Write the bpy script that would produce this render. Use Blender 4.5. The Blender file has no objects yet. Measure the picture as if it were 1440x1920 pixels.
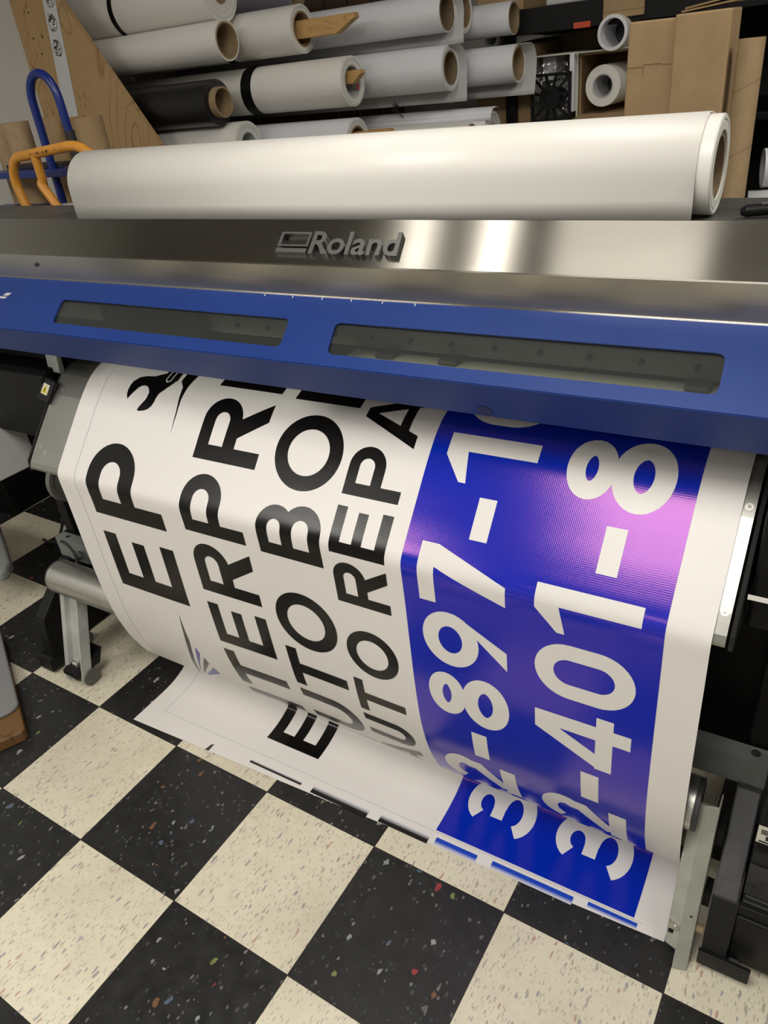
import bpy, bmesh, math, random
from mathutils import Vector, Matrix
random.seed(7)
PI = math.pi
SC = bpy.context.scene
COL = SC.collection

# ------------------------------------------------------------------ camera
cam_d = bpy.data.cameras.new('camera')
cam = bpy.data.objects.new('camera', cam_d)
COL.objects.link(cam)
RIGHT = Vector((0.8544365, 0.1899750, -0.4835781))     # rows of the solved rotation are camera axes seen per world axis
M = Matrix(((0.8544365204599726, 0.5090438027527265, -0.10398384193372606),
            (0.18997499328615983, -0.49238336159470436, -0.8493927990927533),
            (-0.4835780541238182, 0.7059978980873401, -0.5174159192236742)))   # world -> (right, down, forward)
cw = Matrix((M[0], -M[1], -M[2])).transposed().to_4x4()
cw.translation = Vector((1.58320024, -0.80625348, 1.45816274))
cam.matrix_world = cw
cam_d.sensor_fit = 'VERTICAL'
cam_d.sensor_height = 36.0
cam_d.lens = 1410.86 / 1920 * 36.0
cam_d.clip_start = 0.02
SC.camera = cam

# ------------------------------------------------------------------ world and lights
SC.view_settings.view_transform = 'Standard'
SC.view_settings.look = 'None'
SC.view_settings.exposure = -0.04
SC.view_settings.gamma = 1.0
w = bpy.data.worlds.new('world'); SC.world = w; w.use_nodes = True
w.node_tree.nodes['Background'].inputs[0].default_value = (0.9, 0.95, 1.0, 1)
w.node_tree.nodes['Background'].inputs[1].default_value = 0.05

CEIL = 2.75
# (x, y, size x, size y, watts): the diffusers of the ceiling lights and of one added fill
LIGHTS = [
    (1.10, -1.08, 0.90, 1.15, 44),
    (0.10, 0.70, 0.05, 1.20, 1.7),
    (0.42, 0.70, 0.05, 1.20, 2.2),
    (2.9, -1.30, 1.20, 0.60, 22),
    (-0.9, -2.0, 1.20, 0.60, 36),
    (0.9, -3.2, 1.20, 0.60, 16),
    (0.90, 0.80, 0.50, 0.60, 1.7),
    (2.55, 0.95, 1.20, 0.60, 30),  # added fill lamp with no known fixture, brightens boxes and rolls behind the printer
]
LCOL = (1.0, 0.955, 0.885)
for (lx, ly, sx, sy, wt) in LIGHTS:
    ld = bpy.data.lights.new('ceiling_or_fill_light', 'AREA')
    ld.shape = 'RECTANGLE'; ld.size = sx; ld.size_y = sy; ld.energy = wt; ld.color = LCOL
    lo = bpy.data.objects.new('ceiling_or_fill_light', ld); COL.objects.link(lo)
    lo.location = (lx, ly, CEIL - 0.045)

# ------------------------------------------------------------------ materials
def nmat(name):
    m = bpy.data.materials.new(name); m.use_nodes = True
    return m, m.node_tree.nodes, m.node_tree.links, m.node_tree.nodes['Principled BSDF']

def mat(name, col, rough=0.5, metal=0.0, noise=0.0, nscale=20, bump=0.0, bscale=200, spec=None, coat=0.0, stretch=(1, 1, 1), ior=None, tint=None, aniso=0.0):
    m, N, L, P = nmat(name)
    P.inputs['Base Color'].default_value = (*col, 1)
    P.inputs['Roughness'].default_value = rough
    P.inputs['Metallic'].default_value = metal
    if spec is not None: P.inputs['Specular IOR Level'].default_value = spec
    if ior: P.inputs['IOR'].default_value = ior
    if tint: P.inputs['Specular Tint'].default_value = (*tint, 1)
    if coat: P.inputs['Coat Weight'].default_value = coat
    if noise or bump:
        tc = N.new('ShaderNodeTexCoord'); mp = N.new('ShaderNodeMapping')
        L.new(tc.outputs['Object'], mp.inputs[0]); mp.inputs['Scale'].default_value = stretch
    if noise:
        n = N.new('ShaderNodeTexNoise'); n.inputs['Scale'].default_value = nscale; n.inputs['Detail'].default_value = 5
        L.new(mp.outputs[0], n.inputs['Vector'])
        r = N.new('ShaderNodeMapRange'); r.inputs[1].default_value = 0.3; r.inputs[2].default_value = 0.7
        r.inputs[3].default_value = 1 - noise; r.inputs[4].default_value = 1 + noise
        L.new(n.outputs[0], r.inputs[0])
        mx = N.new('ShaderNodeMix'); mx.data_type = 'RGBA'; mx.blend_type = 'MULTIPLY'; mx.inputs[0].default_value = 1
        mx.inputs[6].default_value = (*col, 1); L.new(r.outputs[0], mx.inputs[7]); L.new(mx.outputs[2], P.inputs['Base Color'])
        r2 = N.new('ShaderNodeMapRange'); r2.inputs[3].default_value = rough * 0.85; r2.inputs[4].default_value = min(1, rough * 1.15)
        L.new(n.outputs[0], r2.inputs[0]); L.new(r2.outputs[0], P.inputs['Roughness'])
    if bump:
        n2 = N.new('ShaderNodeTexNoise'); n2.inputs['Scale'].default_value = bscale; n2.inputs['Detail'].default_value = 3
        L.new(mp.outputs[0], n2.inputs['Vector'])
        b = N.new('ShaderNodeBump'); b.inputs['Strength'].default_value = bump; b.inputs['Distance'].default_value = 0.002
        L.new(n2.outputs[0], b.inputs['Height']); L.new(b.outputs[0], P.inputs['Normal'])
    return m

def vinyl_ink(name, col, rough, ior=1.5, tint=None, bump=0.05, spec=None):
    """printed or blank banner vinyl: the woven scrim shows as fine ribs, coordinates come from the UV map (metres)"""
    m, N, L, P = nmat(name)
    P.inputs['Base Color'].default_value = (*col, 1); P.inputs['Roughness'].default_value = rough
    P.inputs['IOR'].default_value = ior
    if tint: P.inputs['Specular Tint'].default_value = (*tint, 1)
    if spec is not None: P.inputs['Specular IOR Level'].default_value = spec
    uv = N.new('ShaderNodeUVMap'); uv.uv_map = 'UVMap'
    outs = []
    for d, sc, amp in (('X', 1 / 0.0029, 1.0), ('Y', 1 / 0.0034, 0.7)):
        wv = N.new('ShaderNodeTexWave'); wv.bands_direction = d; wv.inputs['Scale'].default_value = sc * 0.314
        wv.inputs['Distortion'].default_value = 0.3; wv.inputs['Detail'].default_value = 1
        L.new(uv.outputs[0], wv.inputs['Vector'])
        mu = N.new('ShaderNodeMath'); mu.operation = 'MULTIPLY'; mu.inputs[1].default_value = amp; L.new(wv.outputs[1], mu.inputs[0]); outs.append(mu)
    n = N.new('ShaderNodeTexNoise'); n.inputs['Scale'].default_value = 9; L.new(uv.outputs[0], n.inputs['Vector'])
    mu = N.new('ShaderNodeMath'); mu.operation = 'MULTIPLY'; mu.inputs[1].default_value = 0.0; L.new(n.outputs[0], mu.inputs[0]); outs.append(mu)
    a = N.new('ShaderNodeMath'); a.operation = 'ADD'; L.new(outs[0].outputs[0], a.inputs[0]); L.new(outs[1].outputs[0], a.inputs[1])
    a2 = N.new('ShaderNodeMath'); a2.operation = 'ADD'; L.new(a.outputs[0], a2.inputs[0]); L.new(outs[2].outputs[0], a2.inputs[1])
    b = N.new('ShaderNodeBump'); b.inputs['Strength'].default_value = bump; b.inputs['Distance'].default_value = 0.0006
    L.new(a2.outputs[0], b.inputs['Height']); L.new(b.outputs[0], P.inputs['Normal'])
    return m

def fade_ink(name, col):
    """ink whose coverage fades across the strip (v of the second UV layer)"""
    m, N, L, P = nmat(name)
    uv = N.new('ShaderNodeUVMap'); uv.uv_map = 'Fade'
    sp = N.new('ShaderNodeSeparateXYZ'); L.new(uv.outputs[0], sp.inputs[0])
    cr = N.new('ShaderNodeValToRGB'); e = cr.color_ramp.elements
    e[0].position = 0.0; e[0].color = (*col, 1); e[1].position = 1.0; e[1].color = (0.72, 0.72, 0.75, 1)
    x = cr.color_ramp.elements.new(0.45); x.color = (*col, 1)
    L.new(sp.outputs['Y'], cr.inputs[0]); L.new(cr.outputs[0], P.inputs['Base Color'])
    P.inputs['Roughness'].default_value = 0.35
    return m

def wood_mat(name, c1, c2, scale=6.0, axis=(1, 6, 1), rough=0.6, rings=True):
    m, N, L, P = nmat(name)
    tc = N.new('ShaderNodeTexCoord'); mp = N.new('ShaderNodeMapping'); mp.inputs['Scale'].default_value = axis
    L.new(tc.outputs['Object'], mp.inputs[0])
    n = N.new('ShaderNodeTexNoise'); n.inputs['Scale'].default_value = scale * 0.35; n.inputs['Detail'].default_value = 2; n.inputs['Distortion'].default_value = 0.6
    L.new(mp.outputs[0], n.inputs['Vector'])
    mul = N.new('ShaderNodeMath'); mul.operation = 'MULTIPLY'; mul.inputs[1].default_value = 14.0; L.new(n.outputs[0], mul.inputs[0])
    fr = N.new('ShaderNodeMath'); fr.operation = 'FRACT'; L.new(mul.outputs[0], fr.inputs[0])
    cr = N.new('ShaderNodeValToRGB'); e = cr.color_ramp.elements
    e[0].position = 0.0; e[0].color = (*c1, 1); e[1].position = 1.0; e[1].color = (*c1, 1)
    k = e.new(0.8); k.color = (*c1, 1); k = e.new(0.93); k.color = (*c2, 1)
    L.new(fr.outputs[0], cr.inputs[0])
    n2 = N.new('ShaderNodeTexNoise'); n2.inputs['Scale'].default_value = 60; n2.inputs['Detail'].default_value = 4; L.new(mp.outputs[0], n2.inputs['Vector'])
    mx = N.new('ShaderNodeMix'); mx.data_type = 'RGBA'; mx.blend_type = 'MIX'
    r = N.new('ShaderNodeMapRange'); r.inputs[1].default_value = 0.45; r.inputs[2].default_value = 0.75; r.inputs[4].default_value = 0.45
    L.new(n2.outputs[0], r.inputs[0]); L.new(r.outputs[0], mx.inputs[0])
    L.new(cr.outputs[0], mx.inputs[6]); mx.inputs[7].default_value = (*c2, 1)
    L.new(mx.outputs[2], P.inputs['Base Color']); P.inputs['Roughness'].default_value = rough
    return m

def steel_mat():
    m, N, L, P = nmat('brushed_steel')
    P.inputs['Metallic'].default_value = 1.0
    P.inputs['Base Color'].default_value = (0.50, 0.475, 0.42, 1)
    tc = N.new('ShaderNodeTexCoord'); mp = N.new('ShaderNodeMapping'); mp.inputs['Scale'].default_value = (3, 500, 500)
    L.new(tc.outputs['Object'], mp.inputs[0])
    n = N.new('ShaderNodeTexNoise'); n.inputs['Scale'].default_value = 1.0; n.inputs['Detail'].default_value = 4; L.new(mp.outputs[0], n.inputs['Vector'])
    mp2 = N.new('ShaderNodeMapping'); mp2.inputs['Scale'].default_value = (4, 9, 9); L.new(tc.outputs['Object'], mp2.inputs[0])
    s = N.new('ShaderNodeTexNoise'); s.inputs['Scale'].default_value = 1.2; s.inputs['Detail'].default_value = 2; L.new(mp2.outputs[0], s.inputs['Vector'])
    r = N.new('ShaderNodeMapRange'); r.inputs[1].default_value = 0.35; r.inputs[2].default_value = 0.75; r.inputs[3].default_value = 0.20; r.inputs[4].default_value = 0.23
    L.new(s.outputs[0], r.inputs[0]); L.new(r.outputs[0], P.inputs['Roughness'])
    b = N.new('ShaderNodeBump'); b.inputs['Strength'].default_value = 0.10; b.inputs['Distance'].default_value = 0.0004
    L.new(n.outputs[0], b.inputs['Height']); L.new(b.outputs[0], P.inputs['Normal'])
    P.inputs['Anisotropic'].default_value = 0.85; P.inputs['Anisotropic Rotation'].default_value = 0.25
    uv = N.new('ShaderNodeUVMap'); uv.uv_map = 'UVMap'
    tg = N.new('ShaderNodeTangent'); tg.direction_type = 'UV_MAP'; tg.uv_map = 'UVMap'
    L.new(tg.outputs[0], P.inputs['Tangent'])
    return m

def glass_pane_mat():
    m, N, L, P = nmat('smoked_pane')
    N.remove(P); out = N['Material Output']
    t = N.new('ShaderNodeBsdfTransparent'); t.inputs[0].default_value = (0.80, 0.83, 0.80, 1)
    g = N.new('ShaderNodeBsdfGlossy'); g.inputs['Roughness'].default_value = 0.12; g.inputs[0].default_value = (0.9, 0.95, 0.95, 1)
    f = N.new('ShaderNodeFresnel'); f.inputs[0].default_value = 1.5
    mx = N.new('ShaderNodeMixShader'); L.new(f.outputs[0], mx.inputs[0]); L.new(t.outputs[0], mx.inputs[1]); L.new(g.outputs[0], mx.inputs[2])
    df = N.new('ShaderNodeBsdfDiffuse'); df.inputs[0].default_value = (.42, .45, .42, 1); m2 = N.new('ShaderNodeMixShader'); m2.inputs[0].default_value = .06
    L.new(mx.outputs[0], m2.inputs[1]); L.new(df.outputs[0], m2.inputs[2]); L.new(m2.outputs[0], out.inputs[0])
    return m

def clear_film_mat():
    m, N, L, P = nmat('clear_film')
    N.remove(P); out = N['Material Output']
    t = N.new('ShaderNodeBsdfTransparent'); t.inputs[0].default_value = (0.93, 0.93, 0.93, 1)
    g = N.new('ShaderNodeBsdfGlossy'); g.inputs['Roughness'].default_value = 0.25
    mx = N.new('ShaderNodeMixShader'); mx.inputs[0].default_value = 0.25; L.new(t.outputs[0], mx.inputs[1]); L.new(g.outputs[0], mx.inputs[2])
    L.new(mx.outputs[0], out.inputs[0])
    return m

TILE = 0.3048
def floor_mat():
    m, N, L, P = nmat('checker_tile')
    tc = N.new('ShaderNodeTexCoord')
    def math_(op, a, b=None, c=None):
        n = N.new('ShaderNodeMath'); n.operation = op
        for i, v in enumerate((a, b, c)):
            if v is None: continue
            if isinstance(v, (int, float)): n.inputs[i].default_value = v
            else: L.new(v, n.inputs[i])
        return n.outputs[0]
    sc = N.new('ShaderNodeMapping'); sc.inputs['Scale'].default_value = (1 / TILE, 1 / TILE, 1 / TILE)
    L.new(tc.outputs['Object'], sc.inputs[0])
    sp = N.new('ShaderNodeSeparateXYZ'); L.new(sc.outputs[0], sp.inputs[0])
    X, Y = sp.outputs[0], sp.outputs[1]
    fx, fy = math_('FLOOR', X), math_('FLOOR', Y)
    par = math_('FLOORED_MODULO', math_('ADD', fx, fy), 2.0)          # 1 = cream tile
    ex = math_('ABSOLUTE', math_('SUBTRACT', math_('FRACT', X), 0.5)); ey = math_('ABSOLUTE', math_('SUBTRACT', math_('FRACT', Y), 0.5))
    seam = math_('GREATER_THAN', math_('MAXIMUM', ex, ey), 0.4965)
    cell = N.new('ShaderNodeCombineXYZ'); L.new(fx, cell.inputs[0]); L.new(fy, cell.inputs[1])
    wn = N.new('ShaderNodeTexWhiteNoise'); L.new(cell.outputs[0], wn.inputs['Vector'])
    turn = math_('LESS_THAN', fx, -2.5)
    # chips: stretched voronoi, turned by a quarter on some tiles
    def chips(scale, stretch, thr, seed):
        vs = []
        for d in (0, 1):
            mp = N.new('ShaderNodeMapping')
            mp.inputs['Scale'].default_value = (scale * (stretch if d == 0 else 1), scale * (1 if d == 0 else stretch), 1)
            mp.inputs['Rotation'].default_value = (0, 0, 0.12 if d == 0 else -0.1); mp.inputs['Location'].default_value = (seed, seed * 2.3, 0)
            L.new(tc.outputs['Object'], mp.inputs[0])
            nz = N.new('ShaderNodeTexNoise'); nz.inputs['Scale'].default_value = 60; L.new(tc.outputs['Object'], nz.inputs['Vector'])
            ad = N.new('ShaderNodeVectorMath'); ad.operation = 'MULTIPLY_ADD'; L.new(nz.outputs['Color'], ad.inputs[0]); ad.inputs[1].default_value = (0.9, 0.9, 0); L.new(mp.outputs[0], ad.inputs[2])
            v = N.new('ShaderNodeTexVoronoi'); v.voronoi_dimensions = '2D'; v.inputs['Scale'].default_value = 1; L.new(ad.outputs[0], v.inputs['Vector'])
            vs.append(v)
        md = N.new('ShaderNodeMix'); L.new(turn, md.inputs[0]); L.new(vs[0].outputs['Distance'], md.inputs[2]); L.new(vs[1].outputs['Distance'], md.inputs[3])
        mc = N.new('ShaderNodeMix'); mc.data_type = 'RGBA'; L.new(turn, mc.inputs[0]); L.new(vs[0].outputs['Color'], mc.inputs[6]); L.new(vs[1].outputs['Color'], mc.inputs[7])
        s = N.new('ShaderNodeSeparateColor'); L.new(mc.outputs[2], s.inputs[0])
        lim = math_('MULTIPLY', math_('MAXIMUM', math_('SUBTRACT', s.outputs[0], thr), 0.0), 0.38 / (1 - thr))
        mr = N.new('ShaderNodeMapRange'); mr.inputs[1].default_value = 0.0; mr.inputs[2].default_value = 0.05; mr.inputs[3].default_value = 0.0; mr.inputs[4].default_value = 1.0
        L.new(math_('SUBTRACT', lim, md.outputs[0]), mr.inputs[0])
        return mr.outputs[0], s.outputs[1], s.outputs[2]
    def ramp(fac, cols):
        cr = N.new('ShaderNodeValToRGB'); cr.color_ramp.interpolation = 'CONSTANT'; e = cr.color_ramp.elements
        e[0].position = 0; e[0].color = (*cols[0], 1); e[1].position = 1 / len(cols); e[1].color = (*cols[1], 1)
        for i in range(2, len(cols)):
            k = e.new(i / len(cols)); k.color = (*cols[i], 1)
        L.new(fac, cr.inputs[0]); return cr.outputs[0]
    def mix(f, a, b):
        mx = N.new('ShaderNodeMix'); mx.data_type = 'RGBA'
        for i, v in ((0, f), (6, a), (7, b)):
            if isinstance(v, tuple): mx.inputs[i].default_value = (*v, 1)
            elif isinstance(v, float): mx.inputs[i].default_value = v
            else: L.new(v, mx.inputs[i])
        return mx.outputs[2]
    nz = N.new('ShaderNodeTexNoise'); nz.inputs['Scale'].default_value = 30; nz.inputs['Detail'].default_value = 8; L.new(tc.outputs['Object'], nz.inputs['Vector'])
    n3 = N.new('ShaderNodeTexNoise'); n3.inputs['Scale'].default_value = 3; n3.inputs['Detail'].default_value = 3; L.new(tc.outputs['Object'], n3.inputs['Vector'])
    cream = mix(nz.outputs[0], (0.76, 0.71, 0.56), (0.62, 0.57, 0.44))
    f1, g1, b1 = chips(70, 3.0, 0.30, 0.3)
    cream = mix(math_('MULTIPLY', f1, 0.55), cream, ramp(g1, [(0.30, 0.27, 0.24), (0.36, 0.33, 0.27), (0.24, 0.22, 0.25), (0.45, 0.40, 0.30), (0.33, 0.30, 0.30)]))
    f2, g2, b2 = chips(42, 3.0, 0.68, 7.1)
    cream = mix(math_('MULTIPLY', f2, 0.7), cream, ramp(g2, [(0.26, 0.22, 0.24), (0.20, 0.20, 0.28), (0.40, 0.20, 0.18), (0.30, 0.27, 0.22), (0.27, 0.25, 0.28), (0.42, 0.36, 0.28)]))
    black = mix(nz.outputs[0], (0.009, 0.009, 0.009), (0.028, 0.028, 0.027))
    f3, g3, b3 = chips(75, 1.5, 0.72, 3.7)
    black = mix(math_('MULTIPLY', f3, 0.65), black, ramp(g3, [(0.10, 0.10, 0.10), (0.05, 0.06, 0.06), (0.16, 0.16, 0.15), (0.07, 0.07, 0.08), (0.05, 0.05, 0.05), (0.25, 0.25, 0.24)]))
    f4, g4, b4 = chips(38, 1.5, 0.9, 11.3)
    black = mix(math_('MULTIPLY', f4, 0.8), black, ramp(g4, [(0.30, 0.32, 0.30), (0.35, 0.05, 0.05), (0.22, 0.26, 0.08), (0.10, 0.14, 0.20), (0.35, 0.34, 0.32), (0.14, 0.14, 0.14), (0.20, 0.10, 0.05)]))
    dirt = math_('MULTIPLY', math_('MAXIMUM', math_('SUBTRACT', n3.outputs[0], 0.48), 0.0), 1.2)
    cream = mix(dirt, cream, (0.36, 0.31, 0.21))
    c = mix(par, black, cream)
    c = mix(seam, c, (0.02, 0.018, 0.015))
    L.new(c, P.inputs['Base Color'])
    rr = N.new('ShaderNodeMapRange'); rr.inputs[3].default_value = 0.22; rr.inputs[4].default_value = 0.42; L.new(nz.outputs[0], rr.inputs[0]); L.new(rr.outputs[0], P.inputs['Roughness'])
    b = N.new('ShaderNodeBump'); b.inputs['Strength'].default_value = 0.15; b.inputs['Distance'].default_value = 0.001; L.new(n3.outputs[0], b.inputs['Height']); L.new(b.outputs[0], P.inputs['Normal'])
    return m

def stripes_mat(name, c1, c2, per, axis='Z', width=0.03, rot=0.0):
    """thin lines on a plain ground (spiral seams of a tube, plies of an edge)"""
    m, N, L, P = nmat(name)
    tc = N.new('ShaderNodeTexCoord'); mp = N.new('ShaderNodeMapping'); mp.inputs['Rotation'].default_value = (0, rot, 0); L.new(tc.outputs['Object'], mp.inputs[0])
    sp = N.new('ShaderNodeSeparateXYZ'); L.new(mp.outputs[0], sp.inputs[0])
    d = N.new('ShaderNodeMath'); d.operation = 'MULTIPLY'; d.inputs[1].default_value = 1 / per; L.new(sp.outputs[axis], d.inputs[0])
    fr = N.new('ShaderNodeMath'); fr.operation = 'FRACT'; L.new(d.outputs[0], fr.inputs[0])
    lt = N.new('ShaderNodeMath'); lt.operation = 'LESS_THAN'; lt.inputs[1].default_value = width; L.new(fr.outputs[0], lt.inputs[0])
    nz = N.new('ShaderNodeTexNoise'); nz.inputs['Scale'].default_value = 40; nz.inputs['Detail'].default_value = 5; L.new(tc.outputs['Object'], nz.inputs['Vector'])
    m0 = N.new('ShaderNodeMix'); m0.data_type = 'RGBA'; L.new(nz.outputs[0], m0.inputs[0]); m0.inputs[6].default_value = (*[v * 0.85 for v in c1], 1); m0.inputs[7].default_value = (*[v * 1.12 for v in c1], 1)
    mx = N.new('ShaderNodeMix'); mx.data_type = 'RGBA'; L.new(lt.outputs[0], mx.inputs[0]); L.new(m0.outputs[2], mx.inputs[6]); mx.inputs[7].default_value = (*c2, 1)
    L.new(mx.outputs[2], P.inputs['Base Color']); P.inputs['Roughness'].default_value = 0.75
    return m

VINYL = vinyl_ink('white_banner_vinyl', (0.74, 0.715, 0.69), 0.36, spec=.3)
INK_K = vinyl_ink('black_ink', (0.004, 0.0035, 0.0035), 0.22, spec=.28)
INK_B = vinyl_ink('blue_ink', (0.0, 0.022, 0.42), 0.16, ior=1.68, tint=(1.0, 0.36, 0.62))
INK_W = vinyl_ink('unprinted_digit', (0.72, 0.70, 0.67), 0.36, spec=.3)
INK_V = mat('violet_blue_ink', (0.06, 0.06, 0.35), 0.3)
INK_G = mat('charcoal_ink', (0.04, 0.04, 0.04), 0.3)
INK_L = mat('cut_line_ink', (0.45, 0.44, 0.44), 0.4)
FADE_K = fade_ink('faded_black_ink', (0.008, 0.008, 0.008))
FADE_B = fade_ink('faded_blue_ink', (0.01, 0.06, 0.50))
STEEL = steel_mat()
BLUE = mat('blue_painted_cover', (0.009, 0.034, 0.180), 0.42, spec=.35, noise=0.05, nscale=8, bump=0.03, bscale=600)
DECK = mat('dark_deck_plastic', (0.06, 0.06, 0.055), 0.45, noise=0.25, nscale=12)
BLACKP = mat('black_plastic', (0.003, 0.003, 0.003), 0.5, spec=.25, noise=0.2, nscale=15)
BLACKM = mat('black_painted_metal', (0.004, 0.004, 0.004), 0.5, spec=.3, noise=0.3, nscale=30)
MATTEK = mat('matte_black', (0.006, 0.006, 0.006), 0.85)
GREYM = mat('charcoal_painted_metal', (0.032, 0.032, 0.034), 0.5, noise=0.3, nscale=60)
PAINTG = mat('grey_green_painted_steel', (0.33, 0.34, 0.29), 0.42, noise=0.10, nscale=25)
BEAMG = mat('grey_painted_beam', (0.17, 0.18, 0.17), 0.42, noise=0.12, nscale=20)
ALU = mat('aluminium', (0.55, 0.54, 0.50), 0.33, metal=0.9, noise=0.05, nscale=50)
APRON = mat('apron_sheet_metal', (0.34, 0.34, 0.31), 0.30, metal=0.75, noise=0.06, nscale=10)
ZINC = mat('zinc_plate', (0.50, 0.52, 0.50), 0.4, metal=0.3, noise=0.15, nscale=20)
RUBBER = mat('rubber', (0.02, 0.02, 0.02), 0.6)
WHEEL = mat('grey_wheel', (0.12, 0.12, 0.11), 0.5, noise=0.2)
MEDIA = mat('white_media', (0.78, 0.76, 0.71), 0.38, bump=0.03, bscale=60)
MEDIAB = mat('cool_white_media', (0.72, 0.73, 0.76), 0.4, bump=0.04, bscale=40)
MEDIAG = mat('pale_grey_media', (0.50, 0.50, 0.50), 0.5)
MEDIAK = mat('black_media', (0.008, 0.008, 0.009), 0.32)
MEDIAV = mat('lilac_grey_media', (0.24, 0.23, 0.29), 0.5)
LAYERS = mat('roll_end_layers', (0.70, 0.70, 0.64), 0.6)
CORE = mat('cardboard_core', (0.33, 0.235, 0.13), 0.8, noise=0.12, nscale=60)
COREIN = mat('core_inside', (0.21, 0.15, 0.085), 0.85, noise=0.15, nscale=60)
CARD = mat('cardboard', (0.36, 0.245, 0.125), 0.8, noise=0.10, nscale=14, bump=0.05, bscale=120)
CARDD = mat('cardboard_edge', (0.25, 0.165, 0.08), 0.85, noise=0.1, nscale=40)
PLY = wood_mat('plywood', (0.46, 0.30, 0.14), (0.30, 0.175, 0.07), 5.0, (3.0, 1, 0.75), 0.55)
PLYE = stripes_mat('plywood_edge', (0.55, 0.38, 0.18), (0.30, 0.18, 0.08), 0.006, 'Y', 0.35)
PINE = wood_mat('pine', (0.55, 0.34, 0.13), (0.42, 0.23, 0.075), 8.0, (0.6, 4, 4), 0.55)
DARKW = wood_mat('dark_planks', (0.075, 0.04, 0.02), (0.03, 0.016, 0.008), 5.0, (4, 1, 0.5), 0.7)
WALLM = mat('white_wall_paint', (0.62, 0.63, 0.62), 0.75, noise=0.03, nscale=3, bump=0.1, bscale=60)
WALLD = mat('grey_wall_paint', (0.30, 0.29, 0.27), 0.8, noise=0.05, nscale=3)
CEILM = mat('ceiling_tile', (0.27, 0.26, 0.24), 0.85, noise=0.06, nscale=50)
YELLOW = mat('orange_yellow_paint', (0.62, 0.27, 0.035), 0.32, noise=0.12, nscale=30)
TRUCKB = mat('blue_enamel', (0.008, 0.022, 0.17), 0.28, noise=0.08, nscale=20)
TAPE = mat('white_tape', (0.62, 0.62, 0.63), 0.45)
PRINTK = mat('dark_brown_print', (0.07, 0.05, 0.05), 0.6)
TEXTK = mat('black_print', (0.02, 0.02, 0.02), 0.6)
TEXTG = mat('grey_print', (0.35, 0.35, 0.34), 0.6)
TEXTB = mat('blue_pen', (0.03, 0.10, 0.35), 0.6)
REDP = mat('red_print', (0.45, 0.02, 0.02), 0.5)
ORANGE = mat('orange_red_plastic', (0.55, 0.06, 0.01), 0.4)
HAZY = mat('hazard_yellow', (0.62, 0.50, 0.03), 0.5)
LABEL = mat('label_cream', (0.62, 0.60, 0.50), 0.5)
EMBT = mat('emblem_face', (0.17, 0.17, 0.16), 0.35, metal=0.6)
EMBS = mat('emblem_side', (0.015, 0.015, 0.015), 0.3)
FILM = clear_film_mat()
PANE = glass_pane_mat()
FLOORM = floor_mat()
FIXT = mat('fixture_white', (0.75, 0.75, 0.74), 0.5)

# ------------------------------------------------------------------ helpers
def empty(name, loc=(0, 0, 0)):
    o = bpy.data.objects.new(name, None); COL.objects.link(o); o.location = loc; o.empty_display_size = 0.05
    bpy.context.view_layer.update(); return o

def tag(o, label=None, cat=None, group=None, kind=None):
    if label: o['label'] = label
    if cat: o['category'] = cat
    if group: o['group'] = group
    if kind: o['kind'] = kind
    return o

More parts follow.
